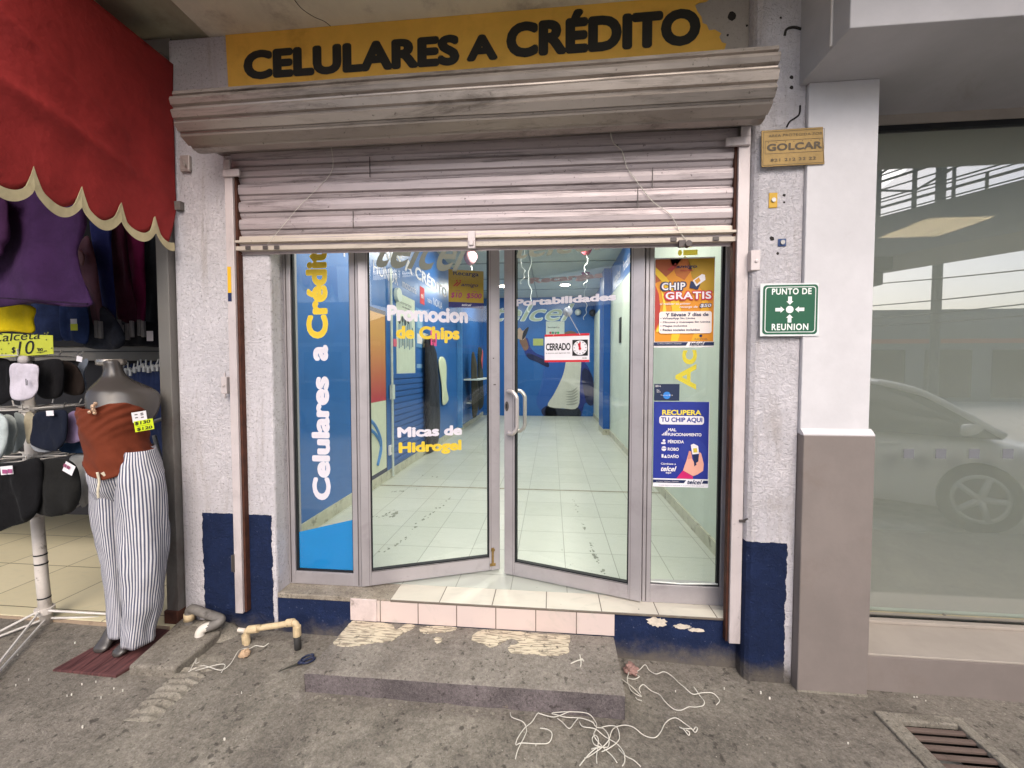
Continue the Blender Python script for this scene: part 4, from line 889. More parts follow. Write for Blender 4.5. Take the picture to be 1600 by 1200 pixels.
# ceiling lamps
M_lens = lamp_mat("lamp_lens", '#fff3d8', 22); n = 0
for x, y, lab in ((.29, 4.45, "lit round ceiling lamp seen through the right door, nearer one"), (.32, 7.6, "lit round ceiling lamp deeper in the shop, above the right door's mauve word"), (-1.17, 4.42, "lit round ceiling lamp seen in the top corner of the left door"), (.27, 1.3, "lit round ceiling lamp just inside the right door, behind the shutter"), (-1.15, 1.3, "lit round ceiling lamp just inside the left door, behind the shutter"), (-1.17, 7.6, "lit round ceiling lamp deep in the shop on the left")):
    t = thing("ceiling_lamp", lab, "lamp", (x, y, 3.4), 0, "round ceiling lamps of the phone shop")
    b = B(); b.loft([[(x+r_*math.cos(a), y+r_*math.sin(a), z) for a in [2*math.pi*k/24 for k in range(24)]] for r_, z in ((.14, 3.399), (.14, 3.375), (.115, 3.372))]); obj("rim", b, M_white, t)
    b = B(); b.loft([[(x+r_*math.cos(a), y+r_*math.sin(a), z) for a in [2*math.pi*k/24 for k in range(24)]] for r_, z in ((.112, 3.371), (.112, 3.366))]); obj("lens", b, M_lens, t)
    l = bpy.data.lights.new("shop_lamp", 'AREA'); l.shape = 'DISK'; l.size = .2; l.energy = LAMP_W; l.color = (1, .97, .88)
    lo = bpy.data.objects.new("shop_lamp", l); COL.objects.link(lo); lo.location = (0, 0, -.045); lo.parent = t
# balloons with curled ribbons
def balloon(px, py, Y, r_, c, lab, rib):
    p = at(px, py, Y=Y); t = thing("balloon", lab, "balloon", tuple(p), 0, "balloons on the shop ceiling"); b = B(); rings = []
    for i in range(1, 14):
        a = math.pi*i/14; w = r_*math.sin(a)*(1 if i < 7 else 1-.035*(i-7)); rings.append([p+Vector((w*math.cos(q), w*math.sin(q), r_*1.2*math.cos(a))) for q in [2*math.pi*k/20 for k in range(20)]])
    b.loft(rings); obj("balloon_skin", b, mat("balloon"+c, c, .25, var=.03), t, smooth=True)
    b = B(); pts = []
    for k in range(36): s = k/35; pts.append(p+Vector((.02*math.sin(k*.9)*s+.03*math.sin(k*.31), .02*math.cos(k*.9)*s, -r_*1.2-rib*s)))
    b.tube(pts, .006, 5); obj("ribbon", b, flat('#dfe2de'), t)
balloon(735, 402, 4.6, .115, '#b98a92', "pale pink balloon on a white ribbon at the ceiling of the left door view", .5)
balloon(916, 388, 4.6, .10, '#b05560', "dull red balloon on a white ribbon at the ceiling of the right door view", .5)
balloon(915, 424, 6.5, .10, '#a5586e', "small mauve balloon hanging lower beside the red one", .9)
balloon(817, 372, 4.2, .10, '#d6d3d2', "white balloon at the top left of the right door, mostly behind the shutter", .6)
balloon(828, 380, 5.0, .10, '#d9cfd1', "pinkish white balloon next to the white one behind the shutter", 1.1)
# ------------------------------------------------------------------ clothes store on the left
T = thing("clothes_store", "open fronted clothes store with pale tiled floor left of the white pier", "building", (-3.5, .5, -.2))
b = B(); b.box(-9, -2.2625, -.18, 3.3, -.6, -.2); obj("store_floor", b, M_sfloor, T, bevel=.004)
b = B(); b.box(-9, -2.30, -.1885, -.1805, -.6, -.203); obj("floor_edge", b, mat("edge_tile", '#a08d78', .6, var=.15, vs=8, dirt=('#5c4a40', 8, .5, .7)), T)
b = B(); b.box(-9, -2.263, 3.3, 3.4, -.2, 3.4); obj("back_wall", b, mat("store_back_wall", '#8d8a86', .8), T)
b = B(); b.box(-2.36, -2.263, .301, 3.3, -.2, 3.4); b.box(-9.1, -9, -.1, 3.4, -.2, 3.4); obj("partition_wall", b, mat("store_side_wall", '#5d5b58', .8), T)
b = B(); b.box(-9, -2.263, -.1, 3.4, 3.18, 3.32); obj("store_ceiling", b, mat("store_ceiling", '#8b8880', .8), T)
b = B(); b.box(-2.342, -2.264, -.155, -.10, -.26, 3.2); obj("steel_post", b, M_steel, T, bevel=.004)
b = B(); b.box(-2.355, -2.262, -.165, -.09, -.26, -.12); obj("post_foot", b, M_rustrail, T, bevel=.006)
# red awning cheek with scalloped cream hem
AW = thing("awning", "red fabric awning cheek with a cream scalloped hem hanging over the clothes store", "awning", (-2.35, -.6, 2.2))
AX = -2.215
AK = .962                                                # cheek stands just proud of the pier
def hem(y):                                                # z of the hem line at depth y
    k = (y+.284)/-.179; f = k-math.floor(k); return 2.137-.081*math.sin(math.pi*f)**.7
M_redcl = fabric("awning_red", '#8f2e2d', var=.10, bump=.35, rough=.6, fine=300, sheen=.0); M_cream = fabric("awning_cream", '#b9ad8a', var=.12, bump=.3, rough=.7, fine=300)
def ax(y, z):
    cr = .030*math.exp(-((z-(2.36+.20*(-y-.2)))/.035)**2)*min(1, max(0, (-y-.25)*3))+.022*math.exp(-((z-(2.52+.42*(-y-.3)))/.03)**2)*min(1, max(0, (-y-.3)*3))
    return cr+ax0(y, z)
def ax0(y, z):
    u = min(1, max(0, (z-2.1)/1.15)); return AX+.035*math.sin(y*4.2+z*2.1)*(1-u)*u*2+.03*mnoise.noise((0, y*2.2+z*.7, z*1.8))*u*(1-u)*3+.012*mnoise.noise((2, y*7, z*2))*(1-u)+.05*(1-u)*(1-u)*max(0, 1+y*2)*.3
b = B(); b2 = B(); ys = [-.128-.009*i for i in range(170)]
rows = [[], []]
cols = []
for y in ys:
    zb_ = hem(y)+.035+(0.20*max(0, (y+.20)/.075) if y > -.20 else 0); ztp = 3.146
    cols.append([(ax(y, zb_+(ztp-zb_)*s/40), y, zb_+(ztp-zb_)*s/40) for s in range(41)])
b.loft(cols, caps=False, closed=False); o = obj("cheek_cloth", b, M_redcl, AW, smooth=True); md = o.modifiers.new("t", 'SOLIDIFY'); md.thickness = .003
cols = []
for y in ys:
    zh = hem(y); z1 = zh+.0
    k = (y+.284)/-.179; f = k-math.floor(k); w = .036+.05*max(0, 1-min(f, 1-f)*6)
    z2 = zh+w+.012*mnoise.noise((5, y*11, 0)); fl = .016
    cols.append([(ax(y, zh)+.009, y, z1-.012), (ax(y, zh)+.008, y, (z1+z2)/2), (ax(y, z2)+.007, y, z2)])
cols = [c for c, y in zip(cols, ys) if y < -.165]
b2.loft(cols, caps=False, closed=False); o = obj("scalloped_hem", b2, M_cream, AW); md = o.modifiers.new("t", 'SOLIDIFY'); md.thickness = .003
b = B(); b.loft([[(AX-.02-2.2*s, -.17, 3.155), (AX-.02-2.2*s, -.9, 3.15), (AX-.02-2.2*s, -1.62, 3.13)] for s in (0, .5, 1)], caps=False, closed=False); o = obj("top_cloth", b, M_redcl, AW); md = o.modifiers.new("t", 'SOLIDIFY'); md.thickness = .003
b = B(); b.tube([(AX-.02, -.17, 3.13), (AX-.02, -1.62, 3.13)], .014, 8); p = at(267, 314, X=AX+.02); b.box(AX-.01, AX+.03, -.145, -.1155, p.z-.03, p.z+.02); obj("awning_rod", b, M_steel, AW)
# ------------------------------------------------------------------ hanging clothes
def garment(name, lab, cat, pts, Y, c, thick=.02, fold=.012, fs=7, n=4, group=None, m=None, smooth_outline=True):
    q = [at(px, py, Y=Y) for px, py in pts]
    if smooth_outline: q = crv(q, n, True)
    else:
        r = []
        for i in range(len(q)):
            for k in range(6): r.append(q[i].lerp(q[(i+1) % len(q)], k/6))
        q = r
    c0 = sum(q, Vector())/len(q)
    t = thing(name, lab, cat, tuple(c0), 0, group); b = B(); b.puff(q, (0, -1, 0), thick*.55, fold*1.25, fs*1.4)
    obj("cloth", b, m or fabric("fab_"+c, c) if (m or ("fab_"+c) not in bpy.data.materials) else bpy.data.materials["fab_"+c], t, smooth=True); return t
def price(t, px, py, Y, w, h, lines=(), yellow=True, tilt=0.0):
    """swing tag hung on a garment: a part of it"""
    p = at(px, py, Y=Y); bd = Board((p.x-w/2, Y, p.z-h/2), (w, 0, w*tilt), (-h*tilt, 0, h), t, .0012)
    b = B(); b.prism([bd.P(u, v) for u, v in ((0, 0), (1, 0), (1, 1), (0, 1))], (0, .0015, 0)); obj("swing_tag", b, M_white, t)
    if yellow: bd.rect(.0, -.35, 1.15, .42, flat('#d9e021'), 1, 'price_label')
    for s, u0, v0, u1, v1 in lines: bd.text(s, u0, v0, u1, v1, M_black, 2, .03)
    bd.flush()
g = garment("purple_shirt", "large plain purple shirt hanging in front at the left edge, under the awning", "shirt", [(-60, 280), (40, 262), (128, 292), (136, 340), (132, 365), (122, 392), (128, 430), (139, 462), (138, 479), (90, 478), (55, 474), (-60, 466)], -.42, '#3f264c', .03, .045, 3)
q = [at(px, py, Y=-.475) for px, py in ((-60, 462), (40, 468), (95, 472), (137, 475))]; b = B(); b.tube(crv(q, 4), .005, 6); obj("hem_seam", b, fabric("purple_dark", '#2c1a35'), g)
garment("purple_blouse", "second purple top half hidden behind the big purple shirt at the photo's left edge", "shirt", [(-80, 290), (2, 300), (14, 345), (16, 372), (8, 385), (-5, 405), (-80, 420)], -.50, '#432648', .04, .02, 6)
garment("yellow_cloth", "bright yellow folded cloth hanging below the purple shirt", "cloth", [(-30, 474), (50, 478), (53, 500), (53, 520), (20, 518), (-30, 516)], -.25, '#d8bd12', .02, .012, 8)
M_jean = fabric("denim_dark", '#263152', var=.35, bump=.5, fine=200); M_jean2 = fabric("denim_grey", '#383b45', var=.4, bump=.6, fine=120)
j = garment("folded_jeans", "dark blue jeans with a worn pattern hanging right of the yellow cloth", "jeans", [(54, 470), (98, 470), (100, 528), (78, 530), (55, 526)], .05, '#263152', .04, .02, 9, m=M_jean)
j = garment("folded_jeans", "blue jeans with a neon price tag, second pair right of the yellow cloth", "jeans", [(98, 470), (134, 472), (138, 534), (115, 532), (98, 527)], .02, '#263152', .04, .02, 9, m=fabric("denim_mid", '#2c3c66', var=.3, bump=.5, fine=200)); price(j, 115, 505, -.03, .045, .055, ())
j = garment("folded_jeans", "grey washed jeans with a lumpy hem under the mauve sleeve", "jeans", [(133, 480), (165, 480), (194, 520), (190, 542), (165, 546), (136, 538)], .12, '#383b45', .04, .03, 9, m=M_jean2)
j = garment("folded_jeans", "black flecked jeans at the right end of the row, by the steel post", "jeans", [(190, 505), (258, 508), (258, 540), (225, 541), (194, 537)], .30, '#16181f', .04, .03, 9, m=fabric("denim_black", '#191a20', var=.4, bump=.5, fine=120)); price(j, 234, 525, .24, .05, .07, (), False)
M_clip = mat("clear_hanger", '#8f8c8c', .2, var=.1)
def leg_(pts, lab, c, Y, clips, g=None):
    t = garment("leggings", lab, "leggings", pts, Y, c, .03, .02, 6)
    for px, py in clips:
        p = at(px, py, Y=Y-.03); b = B(); b.box(p.x-.011, p.x+.011, Y-.04, Y-.02, p.z-.085, p.z+.03); obj("clip", b, M_clip, t, bevel=.004)
    return t
leg_([(124, 385), (136, 368), (146, 388), (155, 440), (161, 503), (146, 508), (140, 470), (128, 415)], "mauve grey leggings with pink lining hanging just right of the big purple shirt", '#6d4c55', .10, ((151, 508), (157, 509)))
leg_([(140, 340), (172, 350), (174, 385), (178, 440), (181, 500), (164, 505), (156, 450), (150, 400)], "navy leggings hanging between the mauve and the wine pair", '#23285a', .16, ((169, 508), (176, 508)))
leg_([(172, 350), (194, 352), (201, 400), (208, 450), (214, 500), (196, 504), (184, 490), (178, 440)], "dark wine coloured leggings hanging right of the navy pair", '#42182b', .22, ((186, 506), (190, 514), (199, 512), (206, 508)))
leg_([(192, 355), (222, 360), (226, 400), (228, 460), (226, 502), (214, 500), (206, 440)], "burgundy velvet leggings hanging second from the right", '#731d4a', .28, ((218, 506), (224, 508)))
leg_([(224, 365), (252, 362), (257, 400), (257, 505), (240, 512), (229, 500), (226, 430)], "black leggings hanging next to the steel post", '#202328', .34, ((232, 513), (240, 514), (247, 514), (254, 514)))
b = B(); q = [at(130, 372, Y=.06), at(126, 388, Y=.06), at(129, 405, Y=.06)]; b.puff(crv([at(px, py, Y=.055) for px, py in ((123, 392), (128, 392), (133, 402), (129, 416))], 4, True), (0, -1, 0), .01); tag(obj("pink_lining", b, fabric("pink_lining", '#8d6a6b'), smooth=True), "turned out pink lining at the edge of the mauve leggings", "cloth")
# dark stock behind and slat rails
T2 = thing("slat_display", "grey slat wall display with dark folded stock behind the mannequin", "display", (-4, .9, 0))
b = B(); p0 = at(60, 542, Y=.42); p1 = at(262, 563, Y=.42); b.box(p0.x-2.2, -2.345, .42, .45, p1.z, p0.z-.0); obj("slat_board", b, mat("slat_grey", '#6f6c66', .6, var=.08), T2)
b = B(); b.box(p0.x-2.2, -2.345, .414, .4205, (p0.z+p1.z)/2+.012, (p0.z+p1.z)/2+.018); obj("slat_groove", b, M_gasket, T2)
b = B(); b.box(p0.x-2.2, -2.345, .47, .52, .2, p1.z-.0); obj("dark_backing", b, mat("backing_dark", '#1c1c20', .9), T2)
b = B(); b.box(p0.x-2.2, -2.345, .40, .44, p0.z+.001, 3.1); obj("upper_backing", b, mat("backing_dark2", '#131318', .9), T2)
rr = random.Random(8); b = B(); bw = B()
for k in range(9):
    p = at(200+k*7, 592, Y=.36); z1 = at(200, 580+rr.uniform(-3, 5), Y=.36).z
    t = thing("hanging_jeans", "dark jeans on a white clip hanger in the close row behind the mannequin's shoulder", "jeans", (p.x, .36, p.z), 0, "dark jeans hanging behind the mannequin")
    bb = B(); bb.puff(crv([(p.x-.02, .36, z1), (p.x+.03, .36, z1), (p.x+.04, .36, z1-.6), (p.x-.03, .36, z1-.6)], 4, True), (0, -1, 0), .03, .02, 8); obj("cloth", bb, M_jean, t, smooth=True)
    bb = B(); zc = z1+.02
    bb.tube([(p.x-.02, .33, zc), (p.x+.02, .33, zc+.01+.02*rr.random())], .009, 6); bb.tube([(p.x, .33, zc), (p.x+rr.uniform(-.02, .02), .34, zc+.06)], .005, 6); bb.box(p.x-.022, p.x-.004, .32, .345, zc-.03, zc+.015); obj("hanger_clip", bb, mat("hanger_white", '#c2c4c4', .3) if "hanger_white" not in bpy.data.materials else bpy.data.materials["hanger_white"], t)
b = B(); p0 = at(236, 660, Y=-.02); p1 = at(262, 652, Y=-.02); b.tube([p0, p1], .012, 6); q0 = at(241, 680, Y=.0); q1 = at(250, 716, Y=.0); b.tube([q0, q1], .012, 6); obj("bracket_arm", b, mat("arm_grey", '#a5a5a2', .4, metal=.4), T2)
# ------------------------------------------------------------------ card sign
t = thing("price_card", "neon yellow handwritten card reading Calceta $10 on the sock rack", "card", tuple(at(40, 540, Y=-.33)))
q = [at(-14, 520, Y=-.33), at(82, 524, Y=-.33), at(83.5, 553, Y=-.33), at(-14, 560, Y=-.33)]; b = B(); b.prism(q, (0, .002, 0)); obj("card", b, flat('#b9bf3a'), t)
bd = Board(q[3]+Vector((0, -.001, 0)), q[2]-q[3], q[0]-q[3], t); bd.text("Calceta", .02, .62, .80, .96, M_black, 1, .0, shear=.2); bd.text("10", .45, .06, .70, .58, M_black, 1, .005, shear=.15); bd.text("$", .34, .12, .40, .38, M_black, 1); bd.text("00", .76, .14, .84, .26, M_black, 1); bd.line(.74, .10, .86, .10, .006, M_black, 1)
rr = random.Random(4)
for k in range(34):
    u, v = rr.uniform(.02, .98), rr.uniform(.05, .95)
    if (v > .55 and u < .85) or (.3 < u < .75 and v < .6): continue
    bd.disc(u, v, .012, flat('#6d7030'), 1, n=8)
bd.flush()
# ------------------------------------------------------------------ sock rack
RK = thing("sock_rack", "white revolving sock rack on a taped pole with a thin tripod wire base", "rack", (-3.13, -.2, gz(-3.1)))
M_pole = mat("pole_white", '#cfc8c0', .5, var=.08, vs=12, dirt=('#7a6f66', 18, .56, .7)); M_wire = mat("wire_white", '#c7c3bd', .4, var=.08)
pt = [at(38, 555, Y=-.2), at(57, 795, Y=-.2), at(66, 905, Y=-.2), Vector((at(74, 988, Y=-.2).x, -.2, gz(-3.1)+.0))]
b = B(); b.tube(pt, .03, 14); obj("pole", b, M_pole, RK, smooth=True)
for py in (866, 880, 933): 
    f = (py-795)/(988-795); x = 57+17*f; p = at(x, py, Y=-.2); b = B(); b.tube([p-Vector((0, 0, .004)), p+Vector((0, 0, .004))], .0312, 14); obj("tape_band", b, M_gasket, RK)
hb = at(70, 953, Y=-.2); b = B(); b.tube([hb-Vector((0, 0, .018)), hb+Vector((0, 0, .018))], .046, 16); obj("collar", b, M_pole, RK)
for k, (a_, c_) in enumerate((((0, 1050), (0, 1062)), ((170, 962), (172, 981)), ((44, 985), (44, 991)))):
    e = at(c_[0], c_[1], Z=gz(-3)+.006); 
    if k == 0: e = at(-60, 1115, Z=gz(-3)+.006)
    if k == 1: e = Vector((-2.66, -.1, gz(-2.7)+.008))
    if k == 2: e = Vector((-3.24, -.42, gz(-3.2)+.008))
    b = B(); b.tube([hb+Vector((0, -.02, .01)), e+Vector((.0, 0, .012))], .007, 6); lo = Vector((pt[-1].x, -.2, gz(-3.1)+.03)); b.tube([lo, e], .007, 6); b.tube([e, e+Vector((0, 0, .012))], .009, 6); obj("foot_wire", b, M_wire, RK)
for py, pxs in ((558, (0, 118)), (638, (0, 130)), (713, (0, 120)), (797, (40, 92))):
    c = at(38+ (py-555)*.08, py, Y=-.2); b = B(); b.tube([c-Vector((0, 0, .02)), c+Vector((0, 0, .02))], .04, 12)
    for a in range(0, 360, 40):
        if py == 797 and a not in (320, 200): continue
        L_ = .24 if py != 797 else .17; e = c+Vector((L_*math.cos(R(a)), L_*math.sin(R(a)), .01)); b.tube([c, e, e+Vector((.015*math.cos(R(a)), .015*math.sin(R(a)), .03))], .004, 5)
    b.tube([c+Vector((.2*math.cos(R(a)), .2*math.sin(R(a)), .005)) for a in range(0, 361, 20)], .004, 5)
    obj("hook_ring", b, M_wire, RK)
def sock(pts, lab, c, Y, name="sock_pair", cat="socks", th=.018, lbl=None):
    t = garment(name, lab, cat, pts, Y, c, th, .008, 14, group=None)
    if lbl: price(t, lbl[0], lbl[1], Y-th-.012, lbl[2], lbl[3], (), False, lbl[4] if len(lbl) > 4 else 0)
    return t
SK = [(18, 570), (28, 567), (45, 568), (60, 572), (60, 592), (59, 610), (50, 622), (36, 626), (22, 624), (15, 612), (17, 590)]
t = sock(SK, "white ankle socks hanging alone on the top tier under the yellow card", '#c3bdc8', -.40)
p = at(43, 597, Y=-.428); bd = Board((p.x-.01, -.43, p.z-.018), (.02, 0, 0), (0, 0, .036), t); bd.rect(.1, 0, .4, 1, M_black, 1, 'logo_mark'); bd.rect(.6, 0, .8, .8, M_black, 1, 'logo_mark'); bd.flush()
b = B(); q = at(37, 562, Y=-.40); b.ball(q, .03, .02, .025, 6); obj("cuff_knot", b, fabric("cuff", '#b6b0ae'), t, smooth=True)
sock([(-20, 566), (6, 560), (20, 570), (20, 600), (16, 625), (-20, 632)], "black socks at the photo's left edge on the top tier", '#111114', -.30)
sock([(55, 570), (70, 562), (98, 564), (100, 600), (94, 620), (66, 622), (56, 600)], "black socks right of the white pair on the top tier", '#141315', -.32, th=.03)
sock([(94, 564), (118, 570), (130, 590), (132, 612), (118, 618), (100, 612), (96, 590)], "dark brown socks at the right end of the top tier", '#201814', -.26, lbl=(123, 560, .035, .03, -.2))
sock([(122, 572), (134, 560), (138, 566), (132, 585), (136, 604), (128, 606), (124, 590)], "thin pale grey sock edge behind the dark brown socks", '#6d7480', -.18, th=.008)
sock([(-20, 648), (8, 650), (14, 672), (10, 700), (0, 718), (-20, 720)], "pale grey-white socks at the photo's left edge on the middle tier", '#aeb8b8', -.42, th=.03)
sock([(8, 648), (22, 652), (28, 672), (24, 690), (20, 706), (8, 712), (10, 690), (16, 670)], "light grey socks with ribbed edge left of the cream ones", '#9aa09c', -.36, th=.015)
sock([(22, 646), (38, 650), (42, 676), (36, 696), (28, 706), (20, 706), (28, 676)], "mid grey socks between the light grey and the navy pair", '#858b88', -.30, th=.012)
sock([(40, 648), (52, 646), (54, 676), (52, 690), (42, 690)], "cream socks just left of the navy pair on the middle tier", '#a89f88', -.31, th=.012)
sock([(55, 646), (80, 642), (104, 642), (106, 670), (102, 690), (88, 704), (66, 702), (50, 692), (52, 668)], "navy socks with a card label at the middle of the second tier", '#151a28', -.39, lbl=(78, 646, .045, .028, .05))
t = sock([(52, 690), (62, 700), (76, 704), (78, 706), (60, 706), (48, 696)], "grey sole edge under the navy socks", '#8a8d92', -.37, th=.006)
sock([(106, 650), (118, 642), (124, 662), (130, 684), (118, 692), (104, 690), (108, 674)], "lavender socks right of the navy pair", '#7d6d8c', -.34, th=.015)
sock([(116, 645), (126, 650), (132, 676), (130, 686), (124, 678)], "second lavender pair behind the first, nearest the brown top", '#6d5f7d', -.28, th=.01)
sock([(95, 694), (130, 690), (136, 706), (110, 708), (94, 704)], "blue denim coloured socks below the lavender ones", '#2c4562', -.28, th=.01)
M_blk = fabric("black_knit", '#121214', var=.25, bump=.5)
t = garment("black_shorts", "black shorts with a pink label at the photo's left edge on the lowest tier", "shorts", [(-30, 735), (6, 724), (30, 722), (62, 716), (68, 750), (62, 790), (48, 812), (20, 822), (-30, 832)], -.44, '#121214', .05, .03, 6, m=M_blk); price(t, 11, 736, -.50, .075, .045, (), False, .1)
bd = fboard(3, 731, 20, 741, -.503, t); bd.rect(.05, .1, .48, .7, flat('#9a4b78'), 1, 'price_label'); bd.rect(.54, .2, .95, .8, flat('#9a4b78'), 1, 'price_label'); bd.flush()
t = garment("black_shorts", "dark charcoal shorts with a tilted pink label, right hand pair on the lowest tier", "shorts", [(62, 722), (96, 716), (118, 726), (126, 750), (126, 778), (112, 800), (82, 806), (58, 796), (60, 760)], -.40, '#1a1a1a', .05, .03, 6, m=fabric("charcoal_knit", '#1b1b1a', var=.25, bump=.5)); price(t, 104, 728, -.462, .055, .05, (), False, -.5)
p = at(104, 728, Y=-.464); bd = Board((p.x-.02, -.4645, p.z-.002), (.036, 0, -.018), (.008, 0, .016), t); bd.rect(0, 0, .45, 1, flat('#8d4a66'), 1, 'price_label'); bd.rect(.55, 0, 1, 1, flat('#8d4a66'), 1, 'price_label'); bd.flush()
p = fboard(15, 782, 40, 800, -.497, t); 
garment("white_socks_stack", "stack of white and grey folded socks half hidden behind the charcoal shorts", "socks", [(112, 714), (132, 710), (140, 720), (142, 760), (138, 786), (126, 790), (124, 750)], -.26, '#a9a9a6', .03, .02, 9)

# ------------------------------------------------------------------ mannequin
MQ = thing("mannequin", "headless grey mannequin dressed in a draped brown strapless top and blue striped trousers", "mannequin", (-2.42, -.36, gz(-2.42)))
M_mq = mat("mannequin_grey", '#45413e', .24, var=.08, spec=.5)
MY = -.32
def hray(px, py): return CF+CR*((px-800)/FPX)-CU*((py-600)/FPX)
def frame_at(pxl, pxr, py, Y):
    c = at((pxl+pxr)/2, py, Y=Y); v = Vector((c.x-CC.x, c.y-CC.y, 0)).normalized(); s_ = Vector((v.y, -v.x, 0))
    w = []
    for px in (pxl, pxr):
        d = hray(px, py); t_ = (c-CC).dot(v)/d.dot(v); w.append(((CC+d*t_)-c).dot(s_))
    return c, v, s_, w[0], w[1]
def S(pxl, pxr, py, ry, dy=0.0, n=36, grow=0.0, Y=MY):
    c, v, s_, w0, w1 = frame_at(pxl, pxr, py, Y); c = c+s_*((w0+w1)/2)+v*dy; rx = (w1-w0)/2+grow
    return [tuple(c+s_*(rx*math.cos(t))+v*((ry+grow)*math.sin(t))) for t in [2*math.pi*k/n for k in range(n)]]
body = [S(160, 190, 561, .05, .03), S(156, 192, 565, .062, .03), S(158, 192, 569, .06, .03), S(161, 193, 578, .056, .025), S(159, 198, 587, .060, .02), S(150, 210, 595, .075, .015), S(141, 228, 602, .088, .01), S(134, 243, 609, .098, .0), S(131, 251, 617, .105, .0), S(131, 252, 625, .11, -.01), S(133, 251, 634, .115, -.02), S(132, 248, 644, .125, -.035), S(128, 242, 656, .135, -.045), S(129, 234, 668, .13, -.035), S(134, 231, 682, .11, -.015), S(139, 232, 698, .105, 0), S(140, 240, 715, .115, .0), S(139, 250, 735, .12, .0), S(140, 258, 760, .12, .0)]
b = B(); b.loft(body); obj("body", b, M_mq, MQ, smooth=True, sub=1)
b = B(); q = at(174, 562, Y=MY+.03)
b.loft([[(q.x+.063*r_*math.cos(a), q.y+.060*r_*math.sin(a), q.z+dz) for a in [2*math.pi*k/28 for k in range(28)]] for r_, dz in ((1.0, -.034), (1.08, -.026), (1.08, .0), (.96, .004))]); obj("neck_cap", b, mat("neck_chrome", '#9a948c', .25, metal=.7, var=.05), MQ, smooth=True)
VV = Vector((-2.42, -.32+2.4, 0)).normalized(); VS = Vector((VV.y, -VV.x, 0))
def fr(px, py, d):
    """point on the upright plane facing the street, d in front of the figure's axis"""
    c = at(195, 650, Y=MY)-VV*d; r_ = hray(px, py); return CC+r_*((c-CC).dot(VV)/r_.dot(VV))
def lerp_tab(tab, x):
    for (x0, y0), (x1, y1) in zip(tab, tab[1:]):
        if x <= x1: return y0+(y1-y0)*max(0, (x-x0))/(x1-x0)
    return tab[-1][1]
LEFT = [(625, 124), (640, 121), (655, 122), (668, 125), (690, 131), (715, 135), (740, 137)]; RIGHT = [(625, 237), (645, 237), (660, 235), (675, 231), (688, 231), (700, 237), (712, 246), (740, 255)]
TOPL = [(-1, 633), (-.6, 635), (-.2, 627), (.2, 626), (.6, 634), (1, 652)]; HEM = [(-1, 716), (-.85, 730), (-.6, 738), (-.25, 734), (.1, 722), (.5, 711), (1, 704)]
rows = []; NR = 46
for i in range(NR):
    s = i/(NR-1); r = []
    for k in range(72):
        a = 2*math.pi*k/72; xn = math.cos(a); py = lerp_tab(TOPL, xn)+(lerp_tab(HEM, xn)-lerp_tab(TOPL, xn))*s
        l, rr_ = lerp_tab(LEFT, py), lerp_tab(RIGHT, py); c, v, s_, w0, w1 = frame_at(l, rr_, py, MY); c = c+s_*((w0+w1)/2)-v*.045; rx = (w1-w0)/2+.006
        ry = .168-.03*s+.012*math.sin(s*3.1)+(-.018 if .45 < s < .7 else 0)*0
        yn = (py-628)/100
        pleat = math.sin(46*(yn-.18*xn*xn+.22*xn)) if s < .5 else math.sin(22*(yn*1.0-.8*xn)+2)
        amp = .0055*(1-s*1.6) if s < .5 else .006*(s-.4)
        amp *= (1 if math.sin(a) < 0 else .4)
        d = amp*pleat+.008*mnoise.noise((xn*3, math.sin(a)*3, yn*5))+(.004 if s > .95 else 0)
        r.append(tuple(c+s_*((rx+d)*xn)+v*((ry+d)*math.sin(a))))
    rows.append(r)
b = B(); b.loft(rows, caps=False); M_brown = fabric("brown_jersey", '#6a3220', var=.10, bump=.2, fine=600)
tp = obj("draped_top", b, M_brown, MQ, smooth=True); md = tp.modifiers.new("t", 'SOLIDIFY'); md.thickness = .004
q = fr(145, 638, .165); b = B(); rr = random.Random(2)
for k in range(9): b.ball((q.x+rr.uniform(-.012, .012)+.012*(k/9-.5), q.y+rr.uniform(-.004, .004), q.z+.05*(k/8-.5)), .009, n=5)
obj("brooch", b, mat("brooch_gold", '#d8b79a', .2, metal=.6), tp)
p = fr(219, 660, .175); w = .058
bd = Board(p, VS*w+Vector((0, 0, .008)), VS*-.005+Vector((0, 0, .055)), tp); bd.O = p-VS*(w/2); b = B(); b.prism([bd.P(u, v) for u, v in ((0, 0), (1, 0), (1, 1), (0, 1))], (0, .0015, 0)); obj("swing_tag", b, M_white, tp)
for u, v in ((.2, .7), (.2, .4), (.6, .75), (.6, .6), (.6, .35)): bd.rect(u, v, u+.2, v+.09, flat('#44403e'), 1, 'print')
bd.rect(.06, -.95, 1.4, .12, flat('#cddf1c'), 1, 'price_label'); bd.text("$130", .12, -.32, 1.2, .06, M_black, 2, .03, shear=.1); bd.text("$120", .2, -.90, 1.28, -.55, M_black, 2, .03, shear=.1); bd.line(.2, -.42, 1.25, -.42, .02, M_black, 2); bd.flush()
